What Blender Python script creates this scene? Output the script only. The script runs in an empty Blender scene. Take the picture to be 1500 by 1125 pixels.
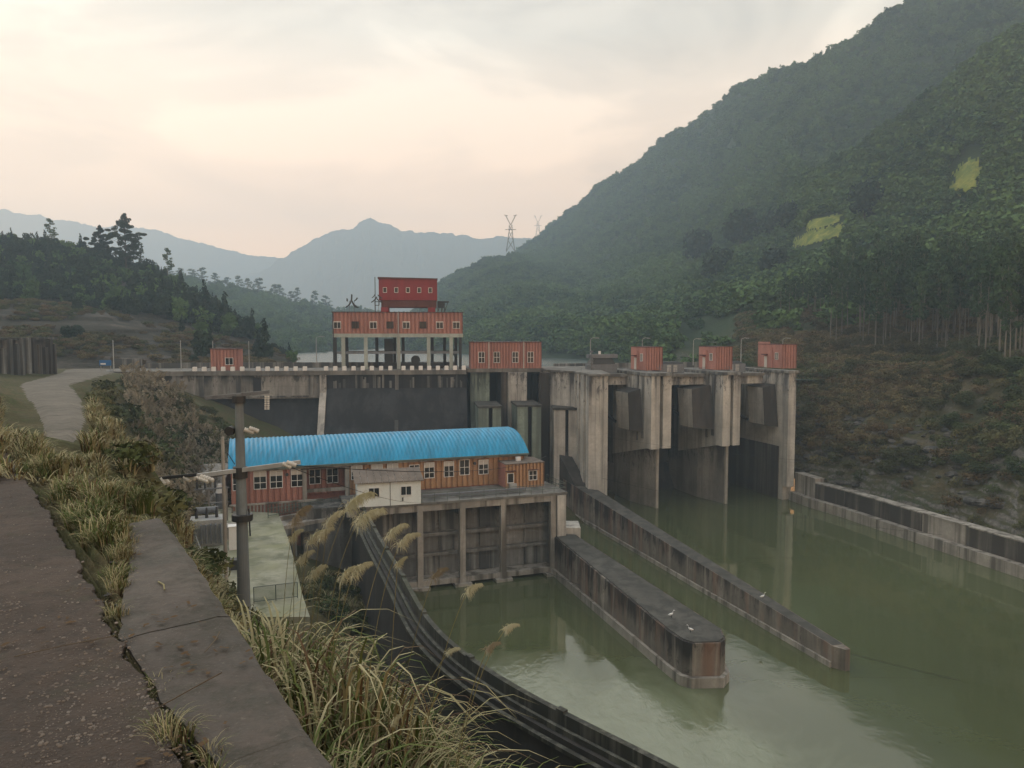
import bpy, math, random
import numpy as np
from mathutils import Vector, Matrix

random.seed(7); rng = np.random.default_rng(7)
scene = bpy.context.scene
COL = scene.collection

# ------------------------------------------------------------------ camera, sky, sun, exposure
CAM_Z = 26.0; F = 1100.0; PITCH = math.atan(72.5 / F)
cam = bpy.data.cameras.new('camera'); camo = bpy.data.objects.new('camera', cam); COL.objects.link(camo)
cam.sensor_width = 36; cam.lens = 36 * F / 1500
cam.clip_start = 0.05; cam.clip_end = 20000
camo.location = (0, 0, CAM_Z); camo.rotation_euler = (math.pi / 2 - PITCH, 0, 0)
scene.camera = camo

SUN_EL, SUN_AZ = 32.0, -38.0          # degrees; azimuth from +Y, negative = left
w = bpy.data.worlds.new('World'); scene.world = w; w.use_nodes = True
nt = w.node_tree; nt.nodes.clear()
def N(t, typ, **kw):
    n = t.nodes.new(typ)
    for k, v in kw.items(): setattr(n, k, v)
    return n
def ramp(t, stops, interp='LINEAR'):
    n = N(t, 'ShaderNodeValToRGB'); cr = n.color_ramp; cr.interpolation = interp
    while len(cr.elements) < len(stops): cr.elements.new(0.5)
    for e, (p, c) in zip(cr.elements, stops):
        e.position = p; e.color = (c, c, c, 1) if isinstance(c, (int, float)) else (*c, 1)
    return n
sky = N(nt, 'ShaderNodeTexSky', sky_type='NISHITA'); sky.sun_disc = False
sky.sun_elevation = math.radians(SUN_EL); sky.sun_rotation = math.radians(SUN_AZ)
sky.dust_density = 3.0
bgA = N(nt, 'ShaderNodeBackground'); bgA.inputs[1].default_value = 0.1
nt.links.new(sky.outputs[0], bgA.inputs[0])
tc = N(nt, 'ShaderNodeTexCoord'); sep = N(nt, 'ShaderNodeSeparateXYZ'); nt.links.new(tc.outputs['Generated'], sep.inputs[0])
cl = ramp(nt, [(0.0, (1.85, 0.92, 0.40)), (0.12, (1.80, 0.97, 0.47)), (0.24, (1.16, 0.78, 0.49)), (0.36, (0.80, 0.69, 0.54)), (0.6, (0.70, 0.66, 0.59)), (1.0, (0.66, 0.68, 0.70))])
nt.links.new(sep.outputs[2], cl.inputs[0])
mp = N(nt, 'ShaderNodeMapping'); mp.inputs['Scale'].default_value = (1.6, 1.6, 5.0); mp.inputs['Location'].default_value = (5.3, 2.1, 0.2)
mp.inputs['Rotation'].default_value = (0, 0.25, 0)
nt.links.new(tc.outputs['Generated'], mp.inputs[0])
nz = N(nt, 'ShaderNodeTexNoise'); nz.inputs['Scale'].default_value = 1.7; nz.inputs['Detail'].default_value = 7; nz.inputs['Roughness'].default_value = 0.52; nz.inputs['Distortion'].default_value = 0.5
nt.links.new(mp.outputs[0], nz.inputs['Vector'])
cm = ramp(nt, [(0.36, 0.70), (0.50, 0.95), (0.64, 1.26)], 'EASE'); nt.links.new(nz.outputs[0], cm.inputs[0])
# clouds fade toward the misty horizon
fd = N(nt, 'ShaderNodeMapRange'); fd.inputs['From Min'].default_value = 0.04; fd.inputs['From Max'].default_value = 0.30; nt.links.new(sep.outputs[2], fd.inputs[0])
mc = N(nt, 'ShaderNodeMix', data_type='RGBA', blend_type='MIX'); mc.inputs[6].default_value = (1, 1, 1, 1)
nt.links.new(fd.outputs[0], mc.inputs[0]); nt.links.new(cm.outputs[0], mc.inputs[7])
mm = N(nt, 'ShaderNodeMix', data_type='RGBA', blend_type='MULTIPLY'); mm.inputs[0].default_value = 1
nt.links.new(cl.outputs[0], mm.inputs[6]); nt.links.new(mc.outputs[2], mm.inputs[7])
bgB = N(nt, 'ShaderNodeBackground'); bgB.inputs[1].default_value = 1.0
nt.links.new(mm.outputs[2], bgB.inputs[0])
ms = N(nt, 'ShaderNodeMixShader'); ms.inputs[0].default_value = 0.86
nt.links.new(bgA.outputs[0], ms.inputs[1]); nt.links.new(bgB.outputs[0], ms.inputs[2])
wo = N(nt, 'ShaderNodeOutputWorld'); nt.links.new(ms.outputs[0], wo.inputs[0])

sl = bpy.data.lights.new('sun', 'SUN'); sl.energy = 0.7; sl.angle = math.radians(22); sl.color = (1.0, 0.93, 0.82)
so = bpy.data.objects.new('sun', sl); COL.objects.link(so)
e, a = math.radians(SUN_EL), math.radians(SUN_AZ)
sd = Vector((math.sin(a) * math.cos(e), math.cos(a) * math.cos(e), math.sin(e)))
so.rotation_euler = sd.to_track_quat('Z', 'Y').to_euler(); so.location = (0, 0, 60)

vs = scene.view_settings; vs.view_transform = 'Standard'; vs.look = 'None'; vs.gamma = 1; vs.exposure = 0.68; vs.use_curve_mapping = False
scene.render.engine = 'CYCLES'
cy = scene.cycles
cy.use_denoising = True; cy.max_bounces = 5; cy.diffuse_bounces = 3; cy.glossy_bounces = 3; cy.transmission_bounces = 2
cy.volume_bounces = 2; cy.transparent_max_bounces = 6; cy.sample_clamp_indirect = 4
cy.caustics_reflective = False; cy.caustics_refractive = False

# ------------------------------------------------------------------ projection helpers (planning the places of things)
cp, sp = math.cos(PITCH), math.sin(PITCH)
def PY(px, py, Y):                    # the point at depth Y seen at px, py
    u, v = (px - 750) / F, (562.5 - py) / F
    dy, dz = cp + v * sp, -sp + v * cp
    t = Y / dy
    return Vector((u * t, Y, CAM_Z + dz * t))
def PZ(px, py, z):                    # the point on level z seen at px, py
    u, v = (px - 750) / F, (562.5 - py) / F
    dy, dz = cp + v * sp, -sp + v * cp
    t = (z - CAM_Z) / dz
    return Vector((u * t, dy * t, z))
def XY(px, Y): return PY(px, 490, Y).x
def ypix(Y, z):
    dx, dz = Y, z - CAM_Z
    return 562.5 - F * (dz * cp + dx * sp) / (dx * cp - dz * sp)

# ------------------------------------------------------------------ noise in numpy
_perm = rng.random((256, 256))
def vnoise(x, y):
    x = np.asarray(x, float); y = np.asarray(y, float)
    xi = np.floor(x).astype(int); yi = np.floor(y).astype(int); fx = x - xi; fy = y - yi
    fx = fx * fx * (3 - 2 * fx); fy = fy * fy * (3 - 2 * fy)
    g = lambda i, j: _perm[i & 255, j & 255]
    return (g(xi, yi) * (1 - fx) + g(xi + 1, yi) * fx) * (1 - fy) + (g(xi, yi + 1) * (1 - fx) + g(xi + 1, yi + 1) * fx) * fy
def fbm(x, y, oct=4):
    s = 0; a = 0.5; 
    for k in range(oct):
        s = s + a * (vnoise(x * 2 ** k + 17 * k, y * 2 ** k + 31 * k) - 0.5); a *= 0.5
    return s

# ------------------------------------------------------------------ materials
MATS = {}
def newmat(name):
    m = bpy.data.materials.new(name); m.use_nodes = True; MATS[name] = m
    t = m.node_tree; b = t.nodes['Principled BSDF']; b.inputs['Roughness'].default_value = 0.85
    return m, t, b
def noise(t, vec, scale, detail=4, rough=0.55, mapscale=None, dist=0.0):
    if mapscale:
        mpn = N(t, 'ShaderNodeMapping'); mpn.inputs['Scale'].default_value = mapscale; t.links.new(vec, mpn.inputs[0]); vec = mpn.outputs[0]
    n = N(t, 'ShaderNodeTexNoise'); n.inputs['Scale'].default_value = scale; n.inputs['Detail'].default_value = detail
    n.inputs['Roughness'].default_value = rough; n.inputs['Distortion'].default_value = dist
    t.links.new(vec, n.inputs['Vector']); return n.outputs[0]
def mix(t, f, a, b, mode='MIX'):
    n = N(t, 'ShaderNodeMix', data_type='RGBA', blend_type=mode)
    for i, v in ((0, f), (6, a), (7, b)):
        if isinstance(v, bpy.types.NodeSocket): t.links.new(v, n.inputs[i])
        elif i == 0: n.inputs[0].default_value = v
        else: n.inputs[i].default_value = (*v, 1)
    return n.outputs[2]
def math_(t, op, a, b=0.0):
    n = N(t, 'ShaderNodeMath', operation=op)
    for i, v in ((0, a), (1, b)):
        if isinstance(v, bpy.types.NodeSocket): t.links.new(v, n.inputs[i])
        else: n.inputs[i].default_value = v
    return n.outputs[0]
def rmp(t, x, stops):
    r = ramp(t, stops); t.links.new(x, r.inputs[0]); return r.outputs[0]
def pos(t): return N(t, 'ShaderNodeNewGeometry').outputs['Position']
def bump(t, b, h, strength=0.3, dist=0.05):
    n = N(t, 'ShaderNodeBump'); n.inputs['Strength'].default_value = strength; n.inputs['Distance'].default_value = dist
    t.links.new(h, n.inputs['Height']); t.links.new(n.outputs[0], b.inputs['Normal'])

def concrete(name, base, dark, amount=0.5, streak=1.3, ztop=None, zlen=6.0, rust=None, moss=None, lines=True, fine=3.0):
    m, t, b = newmat(name); p = pos(t)
    n1 = noise(t, p, 0.35, 5, 0.6)
    n2 = noise(t, p, streak, 4, 0.6, (1, 1, 0.05), 0.3)
    n3 = noise(t, p, fine, 6, 0.65)
    c = mix(t, rmp(t, n1, [(0.35, 0.0), (0.65, 1.0)]), tuple(x * 0.72 for x in base), tuple(min(1, x * 1.15) for x in base))
    c = mix(t, rmp(t, n3, [(0.3, 0.55), (0.7, 0.0)]), c, tuple(x * 0.6 for x in base))
    lo = 0.62 - 0.34 * amount
    st = rmp(t, n2, [(lo - 0.06, 0.0), (lo + 0.10, 1.0)])
    st = math_(t, 'SUBTRACT', 1.0, st)        # low streak noise = stain
    st2 = rmp(t, n2, [(0.5, 0.0), (0.62 , 1.0)])
    stain = rmp(t, math_(t, 'ADD', math_(t, 'MULTIPLY', n2, 1.0), 0.0), [(0.62 - 0.30 * amount - 0.05, 1.0), (0.62 - 0.30 * amount + 0.12, 0.0)]) if False else math_(t, 'MULTIPLY', rmp(t, n2, [(max(0.0, 0.64 - 0.34 * amount - 0.07), 0.0), (0.64 - 0.34 * amount + 0.09, 1.0)]), 0.92)
    if ztop is not None:
        sz = N(t, 'ShaderNodeSeparateXYZ'); t.links.new(p, sz.inputs[0])
        mr = N(t, 'ShaderNodeMapRange'); mr.inputs['From Min'].default_value = ztop - zlen; mr.inputs['From Max'].default_value = ztop
        mr.inputs['To Min'].default_value = 0.12; mr.inputs['To Max'].default_value = 1.0
        t.links.new(math_(t, 'ADD', sz.outputs[2], math_(t, 'MULTIPLY', math_(t, 'SUBTRACT', n2, 0.5), zlen * 2.2)), mr.inputs[0])
        stain = math_(t, 'MAXIMUM', math_(t, 'MULTIPLY', stain, 0.55), math_(t, 'MULTIPLY', mr.outputs[0], math_(t, 'ADD', stain, 0.25)))
    c = mix(t, stain, c, dark)
    if ztop is not None:      # black lichen patches, thickest under the crest
        bl_ = noise(t, p, 1.4, 6, 0.75, (1, 1, 0.45), 0.6)
        mt_ = N(t, 'ShaderNodeMapRange'); mt_.inputs['From Min'].default_value = ztop - zlen * 2.2; mt_.inputs['From Max'].default_value = ztop; mt_.inputs['To Min'].default_value = .18; mt_.inputs['To Max'].default_value = 0.46
        t.links.new(sz.outputs[2], mt_.inputs[0])
        dd = math_(t, 'SUBTRACT', bl_, math_(t, 'SUBTRACT', 0.92, mt_.outputs[0]))
        c = mix(t, rmp(t, dd, [(0.0, 0.0), (0.09, 0.85)]), c, dark)
        c = mix(t, rmp(t, noise(t, p, 0.9, 4, 0.6, (1, 1, 0.12)), [(0.56, 0.0), (0.72, 0.5)]), c, tuple(min(.8, x * 1.45) for x in base))
    if rust: c = mix(t, rmp(t, noise(t, p, 0.6, 4, 0.6, (1, 1, 0.15)), [(0.52, 0.0), (0.7, 0.7)]), c, rust)
    if moss: c = mix(t, rmp(t, noise(t, p, 0.25, 5, 0.65), [(0.45, 0.0), (0.65, 0.75)]), c, moss)
    if lines:      # faint pour lines in the concrete
        wv = N(t, 'ShaderNodeTexWave', wave_type='BANDS', bands_direction='Z', wave_profile='SAW'); wv.inputs['Scale'].default_value = 0.105; wv.inputs['Distortion'].default_value = 0.15
        t.links.new(p, wv.inputs['Vector'])
        c = mix(t, rmp(t, wv.outputs['Fac'], [(0.0, 0.45), (0.03, 0.0), (1.0, 0.0)]), c, tuple(x * 0.4 for x in base))
    t.links.new(c, b.inputs['Base Color']); b.inputs['Roughness'].default_value = 0.9
    bump(t, b, n3, 0.35, 0.04)
    return m
concrete('concrete_pale', (0.54, 0.52, 0.47), (0.075, 0.075, 0.075), 0.22, 0.8, 20.5, 4.0)
concrete('concrete_grey', (0.27, 0.27, 0.25), (0.05, 0.052, 0.052), 0.55, 0.9)
concrete('concrete_green', (0.25, 0.31, 0.26), (0.05, 0.065, 0.06), 0.5, 1.0, 20.5, 6.0)
concrete('concrete_band', (0.32, 0.31, 0.285), (0.035, 0.038, 0.036), 0.62, 0.55, 20.5, 3.0)
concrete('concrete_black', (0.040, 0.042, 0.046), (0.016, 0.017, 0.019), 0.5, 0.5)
concrete('concrete_brown', (0.135, 0.12, 0.10), (0.035, 0.030, 0.026), 0.6, 0.8)
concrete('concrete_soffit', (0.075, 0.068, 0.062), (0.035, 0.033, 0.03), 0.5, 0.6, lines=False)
concrete('concrete_wall', (0.29, 0.26, 0.22), (0.022, 0.018, 0.016), 0.62, 0.7, 3.4, 2.6, rust=(0.22, 0.13, 0.09), lines=False)
concrete('concrete_walltop', (0.085, 0.082, 0.072), (0.035, 0.035, 0.03), 0.4, 0.8, lines=False)
concrete('concrete_foot', (0.36, 0.335, 0.295), (0.09, 0.08, 0.065), 0.3, 0.9, lines=False)
concrete('concrete_curve', (0.040, 0.038, 0.035), (0.020, 0.020, 0.019), 0.5, 0.7)
concrete('concrete_rim', (0.12, 0.12, 0.098), (0.03, 0.032, 0.026), 0.62, 2.0, moss=(0.05, 0.055, 0.03), lines=False)
concrete('concrete_yard', (0.33, 0.33, 0.25), (0.13, 0.14, 0.09), 0.3, 0.5, moss=(0.24, 0.25, 0.14), lines=False)
concrete('concrete_deck', (0.22, 0.215, 0.195), (0.09, 0.085, 0.075), 0.45, 0.5, lines=False)
concrete('concrete_panel', (0.24, 0.235, 0.22), (0.05, 0.05, 0.046), 0.5, 0.8, 9.0, 4.0)
concrete('concrete_mast', (0.19, 0.215, 0.22), (0.12, 0.135, 0.14), 0.3, 3.0, lines=False)
concrete('concrete_footing', (0.28, 0.26, 0.225), (0.05, 0.045, 0.04), 0.35, 0.35, 9.3, 5.0)
concrete('rock_grey', (0.13, 0.127, 0.118), (0.03, 0.03, 0.028), 0.55, 0.8, lines=False)

def paint(name, col, rough=0.6, var=0.25, dirt=0.35, metal=0.0, dirtcol=(0.06, 0.05, 0.045), spec=0.4):
    m, t, b = newmat(name); p = pos(t)
    n1 = noise(t, p, 0.8, 5, 0.6, (1, 1, 0.25)) if name != 'roof_blue' else noise(t, p, 1.6, 6, 0.7, (1, .12, .12))
    n2 = noise(t, p, 6.0, 4, 0.6) if name != 'roof_blue' else noise(t, p, 2.4, 6, 0.7, (1, .3, .3))
    c = mix(t, rmp(t, n1, [(0.35, 0.0), (0.7, 1.0)]), tuple(x * (1 - var) for x in col), tuple(min(1, x * (1 + var * 0.6)) for x in col))
    c = mix(t, math_(t, 'MULTIPLY', rmp(t, n2, [(0.5, 0.0), (0.75, 1.0)]), dirt), c, dirtcol)
    t.links.new(c, b.inputs['Base Color']); b.inputs['Roughness'].default_value = rough; b.inputs['Metallic'].default_value = metal
    b.inputs['Specular IOR Level'].default_value = spec
    return m
paint('wall_orange', (0.39, 0.185, 0.145), 0.75, 0.25, 0.45)
paint('wall_tan', (0.42, 0.245, 0.13), 0.75, 0.25, 0.45)
paint('wall_salmon', (0.42, 0.19, 0.15), 0.75)
paint('roof_edge_dark', (0.10, 0.05, 0.04), 0.7)
paint('crane_red', (0.21, 0.016, 0.019), 0.55, 0.2, 0.2)
paint('crane_dark_red', (0.10, 0.028, 0.02), 0.6)
paint('roof_blue', (0.004, 0.27, 0.49), 0.55, 0.30, 0.22, spec=0.5)
paint('white_paint', (0.78, 0.78, 0.76), 0.5, 0.08, 0.2, dirtcol=(0.35, 0.34, 0.3))
paint('cabin_white', (0.76, 0.81, 0.79), 0.5, 0.06, 0.2, dirtcol=(0.3, 0.32, 0.3))
paint('cabin_roof', (0.17, 0.14, 0.115), 0.9, 0.3, 0.4)
paint('steel_grey', (0.15, 0.165, 0.18), 0.5, 0.25, 0.5)
paint('steel_dark', (0.035, 0.037, 0.038), 0.6)
paint('steel_pale', (0.36, 0.37, 0.36), 0.5)
paint('rail_green', (0.09, 0.12, 0.10), 0.6)
paint('insulator_white', (0.7, 0.68, 0.62), 0.3)
paint('cable_black', (0.02, 0.02, 0.02), 0.6)
paint('sign_blue', (0.03, 0.14, 0.34), 0.5, 0.1, 0.1)
paint('feather_white', (0.8, 0.8, 0.78), 0.7, 0.03, 0.0)
paint('column_paint', (0.36, 0.40, 0.36), 0.7, 0.2, 0.3)
paint('bark_pale', (0.17, 0.165, 0.14), 0.9, 0.3, 0.3)
paint('bark_dark', (0.06, 0.05, 0.04), 0.9, 0.3, 0.3)
paint('blind_white', (0.55, 0.52, 0.47), 0.7, 0.1, 0.15)
paint('wood_twig', (0.12, 0.095, 0.065), 0.9)
m, t, b = newmat('window_glass'); b.inputs['Base Color'].default_value = (0.016, 0.018, 0.017, 1); b.inputs['Roughness'].default_value = 0.18; b.inputs['Specular IOR Level'].default_value = 0.35

def foliage(name, c1, c2, c3=None, haspos=True):
    m, t, b = newmat(name); oi = N(t, 'ShaderNodeObjectInfo')
    c = mix(t, oi.outputs['Random'], c1, c2)
    p = pos(t); n = noise(t, p, 0.02, 3, 0.6)
    if c3: c = mix(t, rmp(t, n, [(0.42, 0.0), (0.62, 1.0)]), c, c3)
    n2 = noise(t, p, 0.7, 2, 0.5)
    c = mix(t, rmp(t, n2, [(0.3, 0.5), (0.7, 0.0)]), c, tuple(x * 0.45 for x in c1))
    t.links.new(c, b.inputs['Base Color']); b.inputs['Roughness'].default_value = 0.9; b.inputs['Specular IOR Level'].default_value = 0.15
    return m
foliage('leaf_forest', (0.020, 0.058, 0.030), (0.10, 0.175, 0.052), (0.115, 0.20, 0.058))
foliage('leaf_bank', (0.036, 0.066, 0.026), (0.085, 0.125, 0.042), (0.085, 0.075, 0.036))
foliage('leaf_brown', (0.10, 0.075, 0.040), (0.16, 0.12, 0.065))
foliage('leaf_dark', (0.016, 0.034, 0.022), (0.034, 0.056, 0.030))
foliage('leaf_euc', (0.026, 0.062, 0.028), (0.065, 0.115, 0.048))
foliage('leaf_scrub', (0.125, 0.125, 0.055), (0.08, 0.115, 0.042), (0.17, 0.14, 0.07))
foliage('blade_green', (0.075, 0.11, 0.032), (0.15, 0.18, 0.06))
foliage('blade_straw', (0.33, 0.30, 0.16), (0.44, 0.40, 0.24))
foliage('blade_stem', (0.17, 0.16, 0.08), (0.22, 0.20, 0.10))
foliage('blade_brown', (0.10, 0.065, 0.038), (0.15, 0.10, 0.055))
foliage('plume_pale', (0.50, 0.49, 0.33), (0.60, 0.58, 0.42))
foliage('plume_brown', (0.25, 0.215, 0.15), (0.38, 0.34, 0.25))

def ground(name, cols, scales=(0.05, 0.4, 4.0), slope=None, bumpd=0.3, wooded=None):
    m, t, b = newmat(name); p = pos(t)
    a = noise(t, p, scales[0], 6, 0.65); bb = noise(t, p, scales[1], 6, 0.7); cc = noise(t, p, scales[2], 5, 0.7)
    c = mix(t, rmp(t, a, [(0.38, 0.0), (0.62, 1.0)]), cols[0], cols[1])
    c = mix(t, rmp(t, bb if name != 'ground_left_hill' else noise(t, p, 0.16, 6, 0.7, (.35, 1, 2.2), .8), [(0.47, 0.0), (0.66, 1.0)]), c, cols[2])
    c = mix(t, rmp(t, cc, [(0.35, 0.5), (0.6, 0.0)]), c, tuple(x * 0.45 for x in cols[0]))
    if slope:          # steep faces are bare rock
        g = N(t, 'ShaderNodeNewGeometry'); s = N(t, 'ShaderNodeSeparateXYZ'); t.links.new(g.outputs['Normal'], s.inputs[0])
        rk = noise(t, p, 1.2, 8, 0.75, (1, 1, 2.2))
        rc = mix(t, rmp(t, rk, [(0.35, 0.0), (0.7, 1.0)]), tuple(x * 0.3 for x in slope), slope)
        f = math_(t, 'ADD', s.outputs[2], math_(t, 'MULTIPLY', math_(t, 'SUBTRACT', bb, 0.5), 0.9))
        c = mix(t, rmp(t, f, [(0.45, 1.0), (0.68, 0.0)]), c, rc)
    if wooded:         # leaf litter and undergrowth up on the wooded slopes
        sy = N(t, 'ShaderNodeSeparateXYZ'); t.links.new(p, sy.inputs[0])
        mr = N(t, 'ShaderNodeMapRange'); mr.inputs['From Min'].default_value = 160; mr.inputs['From Max'].default_value = 195; t.links.new(sy.outputs[1], mr.inputs[0])
        c = mix(t, mr.outputs[0], c, mix(t, a, wooded, tuple(x * .5 for x in wooded)))
    t.links.new(c, b.inputs['Base Color']); b.inputs['Roughness'].default_value = 0.95; b.inputs['Specular IOR Level'].default_value = 0.1
    bump(t, b, math_(t, 'ADD', bb, cc), 0.8, bumpd)
    return m
ground('ground_near', [(0.075, 0.070, 0.034), (0.12, 0.10, 0.055), (0.065, 0.085, 0.032)], (0.12, 0.7, 5.0), None, 0.12)
ground('ground_left_hill', [(0.055, 0.050, 0.040), (0.032, 0.034, 0.024), (0.13, 0.115, 0.10)], (0.035, 0.13, 1.5), None, 0.6)
ground('ground_forest', [(0.020, 0.030, 0.018), (0.040, 0.052, 0.026), (0.055, 0.062, 0.030)], (0.02, 0.1, 0.6), None, 0.8)
ground('ground_right_bank', [(0.085, 0.080, 0.045), (0.055, 0.070, 0.036), (0.14, 0.115, 0.07)], (0.06, 0.22, 1.5), (0.26, 0.25, 0.23), 0.5, wooded=(0.040, 0.065, 0.032))
ground('ground_far', [(0.03, 0.04, 0.03), (0.04, 0.05, 0.035), (0.05, 0.055, 0.04)], (0.004, 0.02, 0.1), None, 3.0)
ground('field_yellow', [(0.20, 0.23, 0.05), (0.10, 0.15, 0.04), (0.30, 0.30, 0.07)], (0.15, 0.35, 1.2), None, 0.1)
ground('terrace_soil', [(0.115, 0.10, 0.08), (0.08, 0.08, 0.05), (0.17, 0.16, 0.13)], (0.1, 0.5, 2.0), None, 0.2)
ground('road_surface', [(0.21, 0.19, 0.16), (0.17, 0.155, 0.13), (0.13, 0.12, 0.10)], (0.2, 0.8, 5.0), None, 0.03)
ground('gravel_stone', [(0.20, 0.17, 0.14), (0.30, 0.27, 0.24), (0.14, 0.12, 0.10)], (3, 9, 40), None, 0.01)
# path: old earth-covered concrete with pale crumbs
m, t, b = newmat('path_surface'); p = pos(t)
a1 = noise(t, p, 0.9, 6, 0.7); a2 = noise(t, p, 9, 6, 0.75); a3 = noise(t, p, 55, 3, 0.6)
c = mix(t, rmp(t, a1, [(0.35, 0), (0.65, 1)]), (0.042, 0.031, 0.024), (0.080, 0.058, 0.044))
c = mix(t, rmp(t, a2, [(0.30, 0.85), (0.52, 0)]), c, (0.028, 0.024, 0.020))
c = mix(t, rmp(t, a3, [(0.64, 0), (0.72, 0.55)]), c, (0.27, 0.23, 0.19))
c = mix(t, rmp(t, noise(t, p, 2.3, 5, 0.7), [(0.56, 0), (0.70, 0.6)]), c, (0.045, 0.048, 0.025))
t.links.new(c, b.inputs['Base Color']); b.inputs['Roughness'].default_value = 0.9
bump(t, b, math_(t, 'ADD', a2, math_(t, 'MULTIPLY', a3, 0.6)), 1.0, 0.035)
m, t, b = newmat('cap_surface'); p = pos(t)
a1 = noise(t, p, 0.8, 5, 0.65); a2 = noise(t, p, 12, 6, 0.7)
c = mix(t, rmp(t, a1, [(0.35, 0), (0.65, 1)]), (0.050, 0.041, 0.034), (0.088, 0.072, 0.059))
c = mix(t, rmp(t, a2, [(0.32, 0.6), (0.55, 0)]), c, (0.05, 0.046, 0.04))
c = mix(t, rmp(t, noise(t, p, 3.1, 6, 0.75), [(0.46, 0), (0.62, 0.85)]), c, (0.030, 0.028, 0.018))
c = mix(t, rmp(t, noise(t, p, 38, 4, 0.7), [(0.60, 0), (0.68, 0.7)]), c, (0.14, 0.12, 0.10))
c = mix(t, rmp(t, noise(t, p, 0.45, 6, 0.7), [(0.50, 0), (0.60, 0.6)]), c, (0.055, 0.058, 0.050))
c = mix(t, rmp(t, noise(t, p, 1.7, 7, 0.75), [(0.52, 0), (0.66, 0.6)]), c, (0.11, 0.095, 0.08))
t.links.new(c, b.inputs['Base Color']); b.inputs['Roughness'].default_value = 0.85
bump(t, b, a2, 0.8, 0.02)
# river water
def water(name, deep, milky=None):
    m, t, b = newmat(name); p = pos(t)
    c = mix(t, rmp(t, noise(t, p, 0.03, 3), [(0.35, 0), (0.65, 1)]), deep, tuple(x * 1.25 for x in deep))
    h = math_(t, 'ADD', math_(t, 'MULTIPLY', noise(t, p, 0.5, 4, 0.55), 0.12), math_(t, 'MULTIPLY', noise(t, p, 3.0, 3, 0.6), 0.02))
    b.inputs['Roughness'].default_value = 0.05; b.inputs['IOR'].default_value = 1.8
    if milky:
        s = N(t, 'ShaderNodeSeparateXYZ'); t.links.new(p, s.inputs[0])
        # aerated boils below the turbine outlets; paler colour also stands in for sky reflection
        d = N(t, 'ShaderNodeVectorMath', operation='DISTANCE'); d.inputs[1].default_value = (6, 44, 0)
        mpn = N(t, 'ShaderNodeMapping'); mpn.inputs['Location'].default_value = (-0.5, 0, 0); mpn.inputs['Rotation'].default_value = (0, 0, 0.0)
        t.links.new(p, d.inputs[0])
        wz = noise(t, p, 0.10, 5, 0.6, None, 1.0)
        dd = math_(t, 'ADD', d.outputs['Value'], math_(t, 'MULTIPLY', math_(t, 'SUBTRACT', wz, 0.5), 26))
        near = rmp(t, math_(t, 'MULTIPLY', dd, 0.04), [(0.30, 1.0), (0.62, 0.0)])
        sw = noise(t, p, 0.28, 5, 0.6, (1, 0.5, 1), 1.6)
        f = math_(t, 'MULTIPLY', near, rmp(t, sw, [(0.3, 0.5), (0.7, 0.95)]))
        c = mix(t, math_(t, 'MULTIPLY', f, 0.85), c, milky)
        h = math_(t, 'ADD', h, math_(t, 'MULTIPLY', math_(t, 'MULTIPLY', near, noise(t, p, 1.3, 5, 0.6, (1, 0.6, 1), 0.8)), 0.55))
    t.links.new(c, b.inputs['Base Color'])
    bump(t, b, h, 0.35, 0.25)
    return m
water('water_river', (0.070, 0.082, 0.038), (0.20, 0.23, 0.15))
water('water_lake', (0.05, 0.07, 0.062)); MATS['water_lake'].node_tree.nodes['Principled BSDF'].inputs['Roughness'].default_value = 0.25

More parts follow.
